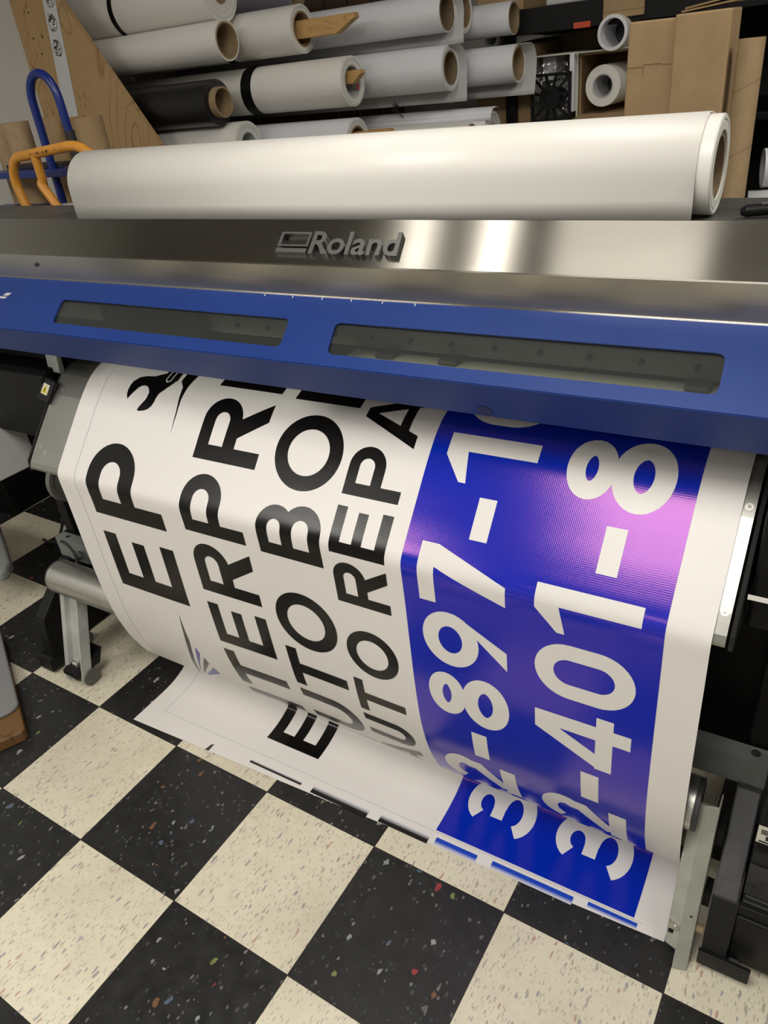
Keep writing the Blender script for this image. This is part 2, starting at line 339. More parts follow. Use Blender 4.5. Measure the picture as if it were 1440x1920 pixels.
class MB:
    """collects geometry in world coordinates, build() links it as ONE mesh object"""
    def __init__(self): self.v = []; self.f = []; self.m = []; self.cur = 0
    def slot(self, i): self.cur = i; return self
    def add(self, vs, fs):
        k = len(self.v); self.v += [tuple(p) for p in vs]
        for f in fs: self.f.append(tuple(i + k for i in f)); self.m.append(self.cur)
        return self
    def box(self, x0, x1, y0, y1, z0, z1, T=None):
        vs = [Vector((x, y, z)) for x in (x0, x1) for y in (y0, y1) for z in (z0, z1)]
        if T is not None: vs = [T @ p for p in vs]
        return self.add(vs, [(0, 1, 3, 2), (4, 6, 7, 5), (0, 4, 5, 1), (2, 3, 7, 6), (0, 2, 6, 4), (1, 5, 7, 3)])
    def cyl(self, p, q, r, n=24, r2=None, caps=True):
        p, q = Vector(p), Vector(q); d = (q - p).normalized(); a = d.orthogonal().normalized(); b = d.cross(a); r2 = r if r2 is None else r2
        vs = []
        for c, rr in ((p, r), (q, r2)):
            for i in range(n):
                t = 2 * PI * i / n; vs.append(c + a * math.cos(t) * rr + b * math.sin(t) * rr)
        fs = [(i, (i + 1) % n, n + (i + 1) % n, n + i) for i in range(n)]
        if caps: fs += [tuple(range(n - 1, -1, -1)), tuple(range(n, 2 * n))]
        return self.add(vs, fs)
    def ring(self, p, q, ro, ri, n=40):
        """hollow tube from p to q"""
        p, q = Vector(p), Vector(q); d = (q - p).normalized(); a = d.orthogonal().normalized(); b = d.cross(a)
        vs = []
        for c, rr in ((p, ro), (q, ro), (q, ri), (p, ri)):
            for i in range(n):
                t = 2 * PI * i / n; vs.append(c + a * math.cos(t) * rr + b * math.sin(t) * rr)
        fs = []
        for k in range(4):
            for i in range(n):
                j = (i + 1) % n; k2 = (k + 1) % 4
                fs.append((k * n + i, k * n + j, k2 * n + j, k2 * n + i))
        return self.add(vs, fs)
    def tube(self, pts, r, n=14, caps=True):
        pts = [Vector(p) for p in pts]; vs = []; up = None
        for i, p in enumerate(pts):
            d = (pts[min(i + 1, len(pts) - 1)] - pts[max(i - 1, 0)]).normalized()
            if up is None: up = d.orthogonal().normalized()
            up = (up - d * up.dot(d)).normalized(); b = d.cross(up)
            for k in range(n):
                t = 2 * PI * k / n; vs.append(p + up * math.cos(t) * r + b * math.sin(t) * r)
        fs = []
        for i in range(len(pts) - 1):
            for k in range(n):
                fs.append((i * n + k, i * n + (k + 1) % n, (i + 1) * n + (k + 1) % n, (i + 1) * n + k))
        if caps: fs += [tuple(range(n - 1, -1, -1)), tuple(range((len(pts) - 1) * n, len(pts) * n))]
        return self.add(vs, fs)
    def prism(self, poly, axis, a0, a1, T=None):
        """closed polygon (two coordinates) extruded along axis 'x' (y,z), 'y' (x,z) or 'z' (x,y)"""
        def P(c, a): return {'x': (a, c[0], c[1]), 'y': (c[0], a, c[1]), 'z': (c[0], c[1], a)}[axis]
        n = len(poly); vs = [Vector(P(c, a)) for a in (a0, a1) for c in poly]
        if T is not None: vs = [T @ p for p in vs]
        return self.add(vs, [tuple(range(n - 1, -1, -1)), tuple(range(n, 2 * n))] + [(i, (i + 1) % n, n + (i + 1) % n, n + i) for i in range(n)])
    def build(self, name, mats, parent=None, smooth=False, bevel=0.0, uvf=None, seg=2):
        me = bpy.data.meshes.new(name)
        org = Vector((0, 0, 0)); pp_ = parent
        while pp_ is not None: org = org + pp_.location; pp_ = pp_.parent
        if parent is None and self.v:
            xs = [p[0] for p in self.v]; ys = [p[1] for p in self.v]; zs = [p[2] for p in self.v]
            org = Vector(((min(xs) + max(xs)) / 2, (min(ys) + max(ys)) / 2, min(zs)))
        me.from_pydata([tuple(Vector(p) - org) for p in self.v], [], self.f)
        if not isinstance(mats, (list, tuple)): mats = [mats]
        for m in mats: me.materials.append(m)
        for p, mi in zip(me.polygons, self.m): p.material_index = mi
        bm = bmesh.new(); bm.from_mesh(me); bmesh.ops.recalc_face_normals(bm, faces=bm.faces); bm.to_mesh(me); bm.free()
        if uvf:
            uv = me.uv_layers.new(name='UVMap')
            for l in me.loops: uv.data[l.index].uv = uvf(Vector(me.vertices[l.vertex_index].co) + org)
        o = bpy.data.objects.new(name, me); COL.objects.link(o)
        if parent is not None: o.parent = parent
        else: o.location = org
        if bevel:
            b = o.modifiers.new('bevel', 'BEVEL'); b.width = bevel; b.segments = seg; b.limit_method = 'ANGLE'; b.angle_limit = 0.6
        if smooth:
            for p in me.polygons: p.use_smooth = True
            e = o.modifiers.new('edges', 'EDGE_SPLIT'); e.split_angle = 0.7
        return o

def arc(cx, cy, rx, ry, a0, a1, n=16):
    return [(cx + rx * math.cos(math.radians(a0 + (a1 - a0) * i / n)), cy + ry * math.sin(math.radians(a0 + (a1 - a0) * i / n))) for i in range(n + 1)]

def ribbon(pts, t, closed=False):
    """quads of a flat stroke of width t along 2D centreline; ends cut square"""
    n = len(pts); P = [Vector(p) for p in pts]; L, R = [], []
    for i in range(n):
        if closed: a, b = P[(i - 1) % n], P[(i + 1) % n]
        else: a, b = P[max(i - 1, 0)], P[min(i + 1, n - 1)]
        if (not closed) and 0 < i < n - 1:
            d1 = (P[i] - a).normalized(); d2 = (b - P[i]).normalized(); d = (d1 + d2).normalized(); k = 1 / max(0.5, d.dot(d1))
        else: d = (b - a).normalized(); k = 1
        nrm = Vector((-d.y, d.x)) * t / 2 * k; L.append(P[i] + nrm); R.append(P[i] - nrm)
    vs = L + R; fs = []
    for i in range(n if closed else n - 1):
        j = (i + 1) % n; fs.append((i, j, n + j, n + i))
    return vs, fs

def curve_fill(outlines):
    """filled 2D outlines (even-odd) -> verts, faces"""
    cd = bpy.data.curves.new('tmp', 'CURVE'); cd.dimensions = '2D'; cd.fill_mode = 'BOTH'
    for o in outlines:
        s = cd.splines.new('POLY'); s.points.add(len(o) - 1); s.use_cyclic_u = True
        for p, c in zip(s.points, o): p.co = (c[0], c[1], 0, 1)
    ob = bpy.data.objects.new('tmp', cd); COL.objects.link(ob)
    dg = bpy.context.evaluated_depsgraph_get(); me = bpy.data.meshes.new_from_object(ob.evaluated_get(dg))
    vs = [Vector((v.co.x, v.co.y)) for v in me.vertices]; fs = [tuple(p.vertices) for p in me.polygons]
    bpy.data.objects.remove(ob); bpy.data.curves.remove(cd); bpy.data.meshes.remove(me)
    return vs, fs

def text_mesh(body, size, extrude=0.0, shear=0.0, offset=0.0, spacing=1.0, bev=0.0):
    cd = bpy.data.curves.new('tmp', 'FONT'); cd.body = body; cd.size = size; cd.extrude = extrude; cd.shear = shear; cd.offset = offset
    cd.space_character = spacing; cd.resolution_u = 6; cd.bevel_depth = bev
    ob = bpy.data.objects.new('tmp', cd); COL.objects.link(ob)
    dg = bpy.context.evaluated_depsgraph_get(); me = bpy.data.meshes.new_from_object(ob.evaluated_get(dg))
    vs = [Vector(v.co) for v in me.vertices]; fs = [tuple(p.vertices) for p in me.polygons]
    bpy.data.objects.remove(ob); bpy.data.curves.remove(cd); bpy.data.meshes.remove(me)
    return vs, fs

def place(vs, o, ex, ey, ez=None):
    o, ex, ey = Vector(o), Vector(ex), Vector(ey); ez = ex.cross(ey) if ez is None else Vector(ez)
    return [o + ex * v[0] + ey * v[1] + ez * (v[2] if len(v) > 2 else 0) for v in vs]

# ------------------------------------------------------------------ room shell
def struct(name, mb, m, **k): return tag(mb.build(name, m, **k), kind='structure')
XW, XE, YS, YN = -1.5, 4.6, -4.2, 3.1
PHI = math.radians(1.3950487)
me = bpy.data.meshes.new('floor')
def tl(x, y): c, s = math.cos(PHI), math.sin(PHI); return (c * x - s * y, s * x + c * y)
corn = [tl(XW, YS), tl(XE, YS), tl(XE, YN), tl(XW, YN)]
me.from_pydata([(c[0], c[1], z) for z in (0, -0.05) for c in corn], [], [(0, 1, 2, 3), (7, 6, 5, 4), (0, 4, 5, 1), (1, 5, 6, 2), (2, 6, 7, 3), (3, 7, 4, 0)])
me.materials.append(FLOORM)
fl = bpy.data.objects.new('floor', me); COL.objects.link(fl); fl.rotation_euler = (0, 0, -PHI); tag(fl, kind='structure')
struct('wall_left', MB().box(XW - 0.08, XW, YS, YN, 0, CEIL), WALLM)
struct('wall_back', MB().box(XW, XE, YN, YN + 0.08, 0, CEIL), WALLD)
struct('wall_right', MB().box(XE, XE + 0.08, YS, YN, 0, CEIL), WALLD)
struct('wall_front', MB().box(XW, XE, YS - 0.08, YS, 0, CEIL), WALLM)
struct('ceiling', MB().box(XW, XE, YS, YN, CEIL, CEIL + 0.06), CEILM)
struct('baseboard_left', MB().box(XW, XW + 0.012, YS, YN, 0, 0.10), BLACKP)
for (lx, ly, sx, sy, wt) in LIGHTS:
    r = empty('ceiling_or_fill_fixture', (lx, ly, CEIL))  # the added background fill gets a frame as well
    tag(r, 'recessed rectangular ceiling light or added fill panel with white frame above the shop floor', 'ceiling light', 'ceiling lights')
    f = MB()
    f.box(lx - sx / 2 - 0.03, lx + sx / 2 + 0.03, ly - sy / 2 - 0.03, ly - sy / 2, CEIL - 0.04, CEIL)
    f.box(lx - sx / 2 - 0.03, lx + sx / 2 + 0.03, ly + sy / 2, ly + sy / 2 + 0.03, CEIL - 0.04, CEIL)
    f.box(lx - sx / 2 - 0.03, lx - sx / 2, ly - sy / 2, ly + sy / 2, CEIL - 0.04, CEIL)
    f.box(lx + sx / 2, lx + sx / 2 + 0.03, ly - sy / 2, ly + sy / 2, CEIL - 0.04, CEIL)
    f.build('frame', FIXT, r)

# ------------------------------------------------------------------ printer
PR_ = empty('wide_format_printer', (0.8, 0.35, 0.0))
tag(PR_, 'wide-format printer with brushed steel top and blue front cover on a floor stand', 'printer')
XA, XB = -0.62, 2.25
BOT, LOW, TOP, CRE, STE = (.12, .992), (.085, 1.0545), (.183, 1.1304), (.170, 1.1835), (.27, 1.233)
def on(p, q, x, k, off=0.0):
    d = Vector((0, q[0] - p[0], q[1] - p[1])); n = Vector((0, -d.z, d.y)).normalized()
    return Vector((x, p[0] + d.y * k, p[1] + d.z * k)) + n * off

# blue front cover with two window openings
def rrect(cs, r=0.012, n=5):
    """rounded quad from four corners (x, h) in metres"""
    out = []; P = [Vector(c) for c in cs]
    for i in range(4):
        a, b, c = P[i - 1], P[i], P[(i + 1) % 4]; d1 = (a - b).normalized(); d2 = (c - b).normalized()
        p0 = b + d1 * r; p1 = b + d2 * r
        for k in range(n + 1):
            t = k / n; out.append(tuple(p0 * (1 - t) ** 2 + b * 2 * t * (1 - t) + p1 * t * t))
    return out
HB = math.hypot(TOP[0] - LOW[0], TOP[1] - LOW[1])
wins = [[(0.217, .200 * HB), (0.795, .196 * HB), (0.791, .635 * HB), (0.212, .645 * HB)],
        [(0.890, .170 * HB), (1.462, .180 * HB), (1.460, .645 * HB), (0.883, .635 * HB)]]
cv = MB()
vs, fs = curve_fill([[(XA, 0), (XB, 0), (XB, HB), (XA, HB)]] + [rrect(wn) for wn in wins])
cv.add([on(LOW, TOP, v.x, v.y / HB) for v in vs], fs)
cv.add([(XA, *LOW), (XB, *LOW), (XB, *BOT), (XA, *BOT)], [(0, 1, 2, 3)])
cv.add([(XA, *BOT), (XB, *BOT), (XB, BOT[0] + .03, BOT[1] + .002), (XA, BOT[0] + .03, BOT[1] + .002)], [(0, 1, 2, 3)])
cover = cv.build('front_cover', BLUE, PR_)
so = cover.modifiers.new('thickness', 'SOLIDIFY'); so.thickness = 0.003; so.offset = 1
# which side: make sure the sheet grows inwards
cover.modifiers['thickness'].offset = 0
for wn in wins:
    vs, fs = curve_fill([rrect([(c[0] + (0.004 if i in (1, 2) else -0.004), c[1] + (0.003 if i > 1 else -0.003)) for i, c in enumerate(wn)])])
    MB().add([on(LOW, TOP, v.x, v.y / HB, -0.004) for v in vs], fs).build('window_pane', PANE, cover)
# scale marks along the upper edge of the blue cover
for x in (0.718, 0.778, 0.838, 0.895, 0.953, 1.011):
    a = [on(LOW, TOP, x + dx, k, 0.0021) for dx, k in ((0, .95), (.0012, .95), (.0012, .985), (0, .985))]
    MB().add(a, [(0, 1, 2, 3)]).build('scale_mark', MEDIA, cover)
# small white slanted decal at the far left of the blue face
d = MB(); a = [on(LOW, TOP, x, k, 0.0022) for x, k in ((-.010, .56), (.030, .56), (.036, .60), (-.004, .60))]; d.add(a, [(0, 1, 2, 3)])
a = [on(LOW, TOP, x, k, 0.0022) for x, k in ((.018, .62), (.036, .62), (.044, .68), (.026, .68))]; d.add(a, [(0, 1, 2, 3)])
d.build('decal', MEDIAG, cover)
# dark smudge on the lower blue band
vs, fs = curve_fill([[(1.152 + .012 * math.cos(t * PI / 8) * (1 + .2 * math.sin(3 * t)), .013 + .011 * math.sin(t * PI / 8)) for t in range(16)]])
HL = math.hypot(LOW[0] - BOT[0], LOW[1] - BOT[1])
MB().add([on(BOT, LOW, v.x, v.y / HL, 0.0022) for v in vs], fs).build('ink_smudge', mat('smudge', (0.008, 0.015, 0.06), 0.4), cover)

# steel top cover: lower band, face, turned back lip
st = MB()
prof = [TOP, (TOP[0] + .001, TOP[1] + .002), CRE, (CRE[0] + .002, CRE[1] + .0018), (STE[0] - .003, STE[1] - .0015), STE, (STE[0] + .004, STE[1] - .003), (STE[0] + .004, 1.195)]
prof[0] = (TOP[0] - .002, TOP[1] + .0005)
n = len(prof)
st.add([(x, p[0], p[1]) for x in (XA, XB) for p in prof], [(i, i + 1, n + i + 1, n + i) for i in range(n - 1)])
steel = st.build('top_cover', STEEL, PR_, uvf=lambda p: (p.x, p.y + p.z))
sm = steel.modifiers.new('thickness', 'SOLIDIFY'); sm.thickness = 0.0016
# bolt head dimple on the lower band, far left
MB().cyl(on(TOP, CRE, 0.125, .62, -.001), on(TOP, CRE, 0.125, .62, .003), .004, 12).build('bolt', GREYM, steel)
# end caps of the cover
for nm, x0, x1 in (('end_cap', XA - .02, XA), ('end_cap', XB, XB + .02)):
    MB().prism([BOT, LOW, TOP, CRE, STE, (.62, 1.2), (.62, .95), (.2, .95)], 'x', x0, x1).build(nm, BLACKP, PR_, bevel=.004)
# deck behind the steel cover
MB().prism([(.272, 1.199), (.60, 1.1995), (.615, 1.19), (.615, 1.15), (.272, 1.15)], 'x', XA, XB).build('rear_deck', DECK, PR_, bevel=.003)
MB().box(XA, XB, .60, .63, .80, 1.17).build('rear_panel', BLACKP, PR_)
# raised maker's emblem on the steel face
emb = MB()
sd = (Vector((0, STE[0] - CRE[0], STE[1] - CRE[1]))).normalized()
nn = Vector((0, -sd.z, sd.y)); ex = Vector((1, 0, 0))
HS = math.hypot(STE[0] - CRE[0], STE[1] - CRE[1])
ORG = Vector((0, CRE[0], CRE[1]))
def emb_poly(outl):
    vs, fs = curve_fill(outl); H = .0075
    n = len(vs)
    emb.slot(0).add([ORG + ex * v.x + sd * v.y + nn * H for v in vs], fs)
    emb.slot(1)
    for o in outl:
        k = len(o); emb.add([ORG + ex * c[0] + sd * c[1] + nn * h for h in (H - .0002, 0) for c in o], [(i, (i + 1) % k, k + (i + 1) % k, k + i) for i in range(k)])
sh = -.25
def S(x, y): return (x + sh * y, y)
y0, y1 = .200 * HS, .640 * HS
eh = y1 - y0; lx0, lx1 = .7556, .8176
emb_poly([[S(lx0, y0 + .30 * eh), S(lx1, y0 + .30 * eh), S(lx1, y1), S(lx0, y1)],
          [S(lx0 + .006, y0 + .38 * eh), S(lx1 - .004, y0 + .38 * eh), S(lx1 - .004, y1 - .10 * eh), S(lx0 + .006, y1 - .10 * eh)]])
emb_poly([[S(lx0, y0), S(lx1, y0), S(lx1, y0 + .20 * eh), S(lx0, y0 + .20 * eh)]])
vs, fs = text_mesh('Roland', 1.0, extrude=0.0)
xs = [v.x for v in vs]; ysv = [v.y for v in vs]
fx = (.9856 - .8225) / (max(xs) - min(xs)); fy = (eh * 1.02) / (max(ysv) - 0.0)
cd = bpy.data.curves.new('tmp', 'FONT'); cd.body = 'Roland'; cd.extrude = 0.5; cd.offset = 0.018; cd.resolution_u = 6
tob = bpy.data.objects.new('tmp', cd); COL.objects.link(tob)
tme = bpy.data.meshes.new_from_object(tob.evaluated_get(bpy.context.evaluated_depsgraph_get()))
tv = [v.co.copy() for v in tme.vertices]
tf = [tuple(p.vertices) for p in tme.polygons]; tn = [p.normal.z for p in tme.polygons]
x_min = min(v.x for v in tv)
wv = [ORG + ex * (.8225 + (v.x - x_min) * fx + sh * (y0 + v.y * fy)) + sd * (y0 + v.y * fy) + nn * ((v.z + .5) * .0075) for v in tv]
for f_, nz_ in zip(tf, tn):
    emb.slot(0 if nz_ > .7 else 1).add([wv[i] for i in f_], [tuple(range(len(f_)))])
bpy.data.objects.remove(tob)
emb.build('emblem', [EMBT, EMBS], steel)

# inside: guide rail behind the windows, platen and cutter blocks
rail = MB().prism([(.235, 1.032), (.235, 1.066), (.242, 1.068), (.242, 1.115), (.30, 1.115), (.30, 1.032)], 'x', XA + .1, XB - .1).build('carriage_rail', BEAMG, PR_, bevel=.001)
for i in range(18): MB().cyl((.215 + .075 * i, .2355, 1.050), (.215 + .075 * i, .229, 1.050), .0042, 12).build('rail_screw', GREYM, rail)
for i in range(6): MB().cyl((.32 + .235 * i, .2405, 1.090), (.32 + .235 * i, .234, 1.090), .0038, 12).build('rail_screw', GREYM, rail)
MB().box(.855, 1.50, .13, .234, 1.020, 1.026).build('platen', LABEL, PR_)
for x in (.912, 1.030, 1.405): MB().box(x, x + .034, .200, .233, 1.0265, 1.036).build('pinch_roller', GREYM, PR_, bevel=.004)
MB().box(.24, .52, .205, .228, 1.0, 1.12).build('print_carriage', BLACKP, PR_, bevel=.006)

# apron: the bent plate the banner runs down
ap = [(.42, .926), (.33, .926), (.285, .924), (.2458, .9155), (.2131, .8996), (.1731, .865), (.114, .802), (.082, .767), (.062, .743), (.0575, .733), (.0575, .728), (.075, .726), (.16, .715)]
AX0, AX1 = .026, 1.5195
a = MB(); n = len(ap)
a.add([(x, p[0], p[1]) for x in (AX0, AX1) for p in ap], [(i, i + 1, n + i + 1, n + i) for i in range(n - 1)])
apron = a.build('apron', APRON, PR_)
sm = apron.modifiers.new('thickness', 'SOLIDIFY'); sm.thickness = .002; sm.offset = 0
def ap_pt(x, y):
    for i in range(n - 1):
        (ya, za), (yb, zb) = ap[i], ap[i + 1]
        if yb <= y <= ya:
            k = (ya - y) / (ya - yb); d_ = Vector((0, yb - ya, zb - za)).normalized(); return Vector((x, y, za + (zb - za) * k)), Vector((0, d_.z, -d_.y))
for x, y in ((.052, .185), (.048, .088), (.068, .080), (1.511, .185), (1.511, .082)):
    p, nr = ap_pt(x, y); nr = nr if nr.y < 0 else -nr
    MB().ring(p, p + nr * .002, .0055, .0028, 16).build('screw', ALU, apron)
# apron side cheeks
for x0, x1 in ((AX0 - .010, AX0 - .004), (AX1 + .004, AX1 + .010)):
    MB().prism([(.33, .93), (.245, .918), (.172, .867), (.082, .770), (.060, .745), (.058, .722), (.16, .70), (.33, .70)], 'x', x0, x1).build('side_cheek', MATTEK, PR_)

# black end housings
MB().prism([(.17, .735), (.17, .903), (.19, .915), (.50, .93), (.50, .735)], 'x', XA, .006).build('end_housing', BLACKP, PR_, bevel=.006)
MB().box(XA, .03, .24, .60, .90, 1.0).build('end_housing', BLACKP, PR_, bevel=.004)
MB().prism([(.12, .72), (.14, .90), (.19, .915), (.50, .93), (.50, .72)], 'x', 1.535, XB).build('end_housing', BLACKP, PR_, bevel=.006)
MB().box(1.54, XB, .22, .60, .90, 1.0).build('end_housing', BLACKP, PR_)
MB().box(-.03, 1.56, .34, .50, .60, .92).build('underbody', BLACKM, PR_)
MB().box(1.5335, 1.575, .1005, .104, .783, .789).build('side_slot_trim', MEDIA, PR_)
# small steel lever and hazard label at the left end of the platen
MB().prism([(.206, .905), (.214, .965), (.225, .965), (.222, .893)], 'x', -.012, .028).build('media_clamp_lever', ZINC, PR_, bevel=.002)
hz = MB(); T = Matrix.Translation((.016, .165, .878)) @ Matrix.Rotation(math.radians(-35), 4, 'X') @ Matrix.Rotation(math.radians(12), 4, 'Y')
hz.box(-.022, .022, -.001, .010, -.028, .028, T); hl = hz.build('label_bracket', BLACKM, PR_, bevel=.004)
lb = MB().box(-.011, .012, -.0018, -.001, -.011, .014, T); lb.slot(1).prism([(-.010, -.008), (.010, -.008), (0, .012)], 'y', -.0024, -.0018, T)
lb.slot(2).prism([(-.0016, -.005), (.0016, -.005), (.001, .005), (-.001, .005)], 'y', -.0029, -.0024, T)
lb.build('hazard_label', [LABEL, HAZY, TEXTK], hl)

# stand: cross beam, legs, feet
bm_ = MB()
bx0, bx1 = -.275, 1.607
vs, fs = curve_fill([[(bx0, .213), (bx1, .213), (bx1, .245), (bx0, .245)], [(1.583 + .008 * math.cos(t * PI / 8), .231 + .008 * math.sin(t * PI / 8)) for t in range(16)],
                     [(-.236 + .007 * math.cos(t * PI / 8), .230 + .007 * math.sin(t * PI / 8)) for t in range(16)]])
bm_.add([(v.x, v.y, .367) for v in vs], fs)
bm_.add([(bx0, .213, .367), (bx1, .213, .367), (bx1, .213, .301), (bx0, .213, .301), (bx0, .245, .367), (bx1, .245, .367), (bx1, .245, .301), (bx0, .245, .301)],
        [(0, 3, 2, 1), (4, 5, 6, 7), (3, 7, 6, 2), (0, 4, 7, 3), (1, 2, 6, 5)])
bm_.build('cross_beam', BEAMG, PR_, bevel=.0025)
for x in (1.583, -.236): MB().cyl((x, .2305, .350), (x, .2305, .3655), .0078, 16).build('beam_hole', GREYM, PR_)
def caster(x, y, r, par, w_=.022, gap=.012, nm='caster', m=RUBBER):
    c = MB()
    for s in (-1, 1):
        xx = x + s * (gap / 2 + w_ / 2)
        c.cyl((xx - w_ / 2, y, r), (xx + w_ / 2, y, r), r, 24)
    c.slot(1).box(x - gap / 2 - .002, x + gap / 2 + .002, y - r * .8, y + r * .6, r * .6, r * 2.1)
    return c.build(nm, [m, BLACKM], par, smooth=True)
for lx in (-.250, 1.585):
    MB().box(lx - .018, lx + .02, .250, .31, .24, .74).build('stand_leg', BLACKM, PR_, bevel=.004)
    foot = MB().prism([(.042, .022), (.064, .183), (.200, .306), (.30, .306), (.55, .18), (.64, .10), (.64, .055), (.20, .055), (.10, .022)], 'x', lx - .020, lx + .020)
    foot.build('stand_foot', GREYM if lx > 0 else BLACKM, PR_, bevel=.003)
    caster(lx, .60, .028, PR_)
MB().prism([(.039, .030), (.061, .180), (.064, .180), (.042, .030)], 'x', 1.565, 1.605).build('front_face', MATTEK, PR_)
MB().box(1.562, 1.646, .030, .040, .022, .058).build('foot_bracket', BLACKM, PR_, bevel=.002)
MB().prism([(.030, .012), (.032, .055), (.045, .060), (.10, .03), (.10, .012)], 'x', -.285, -.228).build('foot_skirt', BLACKM, PR_, bevel=.002)
caster(1.602, .060, .018, PR_, .016, .014)
caster(-.262, .17, .024, PR_, .016, .010, m=WHEEL)
MB().box(1.40, 2.1, .31, .34, .24, .74).build('stand_panel', BLACKM, PR_)
MB().box(-.28, 1.70, .45, .52, .42, .70).build('stand_panel', BLACKM, PR_)
# black electrical beam under the left beam end
MB().box(-.262, .5, .246, .30, .295, .365).build('wiring_tray', BLACKP, PR_, bevel=.004)
cb = MB(); random.seed(3)
for i in range(3):
    cb.tube([(-.24 + .03 * i + .06 * t + .01 * math.sin(5 * t + i), .206 + .006 * math.sin(4 * t + i), .345 - .03 * t + .02 * math.cos(4 * t + 2 * i)) for t in [k / 10 for k in range(11)]], .004, 8)
cb.build('cable', RUBBER, PR_, smooth=True)
# hand crank disc seen under the apron
cr_ = MB().ring((-.10, .205, .60), (-.085, .205, .60), .060, .048, 32).cyl((-.098, .205, .60), (-.088, .205, .60), .05, 24); cr_.slot(1).cyl((-.088, .205, .60), (-.060, .205, .60), .016, 16)
cr_.build('media_flange', [WHEEL, BLACKP], PR_, smooth=True)
# waste tank side box, grey, left
wt_ = MB().prism([(.02, .610), (.2068, .604), (.2366, .651), (.236, .70), (.17, .76), (.02, .76)], 'x', -.60, -.25).build('side_tank', mat('pale_grey_panel', (.50, .51, .50), .45, noise=.04, nscale=8), PR_, bevel=.004)
MB().box(-.2497, -.2485, .10, .112, .652, .656).build('small_mark', GREYM, wt_)
# loose cable hanging to the floor at the left
MB().tube([(-.42 - .5 * t, .42 + .10 * t, .60 * (1 - t) ** 2 + .006) for t in [k / 24 for k in range(25)]], .005, 8).build('power_cable', RUBBER, PR_, smooth=True)

# ------------------------------------------------------------------ take-up unit: roller on two channel posts, motor unit at the right
TU = empty('take_up_unit', (.72, .09, 0))
tag(TU, 'grey take-up roller on two channel posts hanging behind the printed banner', 'take-up roller')
ty, tz, tr = .118, .327, .046
r_ = MB().cyl((-.150, ty, tz), (1.512, ty, tz), tr, 40); r_.slot(1).cyl((1.512, ty, tz), (1.520, ty, tz), tr * .985, 40).cyl((-.156, ty, tz), (-.150, ty, tz), tr * .985, 40)
r_.build('roller_tube', [ALU, GREYM], TU, smooth=True)
LEAN = math.radians(-17.0)
def arm(x0, x1, right):
    p0 = Vector(((x0 + x1) / 2, .028, .022)); T = Matrix.Translation(p0) @ Matrix.Rotation(LEAN, 4, 'X')
    h = .325 if right else .30; w_ = (x1 - x0) / 2; m = MB()
    if right:      # folded plate: wide face and outer flange with a crease between
        m.prism([(-w_, -.004), (-.002, -.012), (w_, -.004), (w_, .040), (w_ - .003, .040), (w_ - .003, -.001), (-.002, -.009), (-w_ + .003, -.001), (-w_ + .003, .040), (-w_, .040)], 'z', .02, h, T)
        m.prism([(-.002, -.012), (w_, -.004), (w_, .02), (-.002, .02)], 'z', -.022, .02, T)
    else:
        m.prism([(-w_, -.004), (-w_ + .016, -.004), (-w_ + .018, .012), (w_ - .006, .012), (w_ - .004, -.004), (w_, -.004), (w_, .030), (-w_, .030)], 'z', .0, h, T)
    o = m.build('support_arm', PAINTG if right else ZINC, TU, bevel=.0015)
    b = MB()
    if right:
        b.box(-.020, -.002, -.014, -.006, .062, .074, T); b.cyl(T @ Vector((-.009, -.016, .068)), T @ Vector((-.009, -.006, .068)), .003, 12)
    else:
        b.cyl(T @ Vector((.006, -.004, .062)), T @ Vector((.024, -.004, .060)), .0075, 16)
    b.build('bolt', ALU, o)
    n_ = MB()
    if right: n_.box(-.0195, -.003, -.0085, -.0072, .048, .061, T)
    else: n_.box(.000, .030, .0105, .0115, .032, .058, T)
    n_.build('slot', BLACKM, o)
    if right:
        MB().cyl(T @ Vector((.012, -.0085, .098)), T @ Vector((.012, -.0065, .098)), .0022, 10).build('rivet', GREYM, o)
    return T
arm(1.506, 1.550, True)
arm(-.160, -.088, False)
caster(-.118, .060, .026, TU, .018, .030, m=WHEEL)
MB().cyl((-.118 - .03, .060, .026), (-.118 + .03, .060, .026), .006, 12).build('axle', GREYM, TU)
MB().prism([(.02, .048), (.10, .048), (.12, .09), (.02, .062)], 'x', -.150, -.090).build('caster_fork', BLACKM, TU)
# short link between right arm and drive unit
MB().cyl((1.550, .055, .085), (1.5635, .055, .085), .008, 16).build('pivot_pin', COREIN, TU)
MB().box(1.551, 1.563, .115, .160, .245, .285).build('link_plate', BLACKM, TU)
MB().box(1.551, 1.563, .075, .110, .125, .160).build('link_plate', BLACKM, TU)

DU = empty('drive_unit', (1.73, .14, 0))
tag(DU, 'black take-up motor box with a cream rating label at the right of the printer', 'motor unit')
MB().prism([(.072, .035), (.072, .184), (.086, .186), (.086, .272), (.100, .290), (.100, .43), (.20, .43), (.20, .035)], 'x', 1.609, 1.86).build('housing', BLACKM, DU, bevel=.004)
MB().box(1.6095, 1.86, .0845, .086, .190, .270).build('side_panel', GREYM, DU)
MB().box(1.607, 1.86, .058, .073, .030, .158).build('front_plate', BLACKM, DU, bevel=.003)
MB().box(1.607, 1.86, .062, .074, .160, .183).build('ledge', BLACKM, DU, bevel=.002)
lb = MB().box(1.603 + .006, 1.652, .0985, .0995, .312, .352)
lab = lb.slot(1)
for k in range(3): lab.box(1.614, 1.645, .0978, .0985, .343 - .004 * k, .345 - .004 * k)
lab.box(1.622, 1.646, .0978, .0985, .322, .332); lab.box(1.613, 1.640, .0978, .0985, .315, .318)
lb.build('rating_label', [LABEL, TEXTK], DU)
caster(1.78, .14, .018, DU, .016, .014)

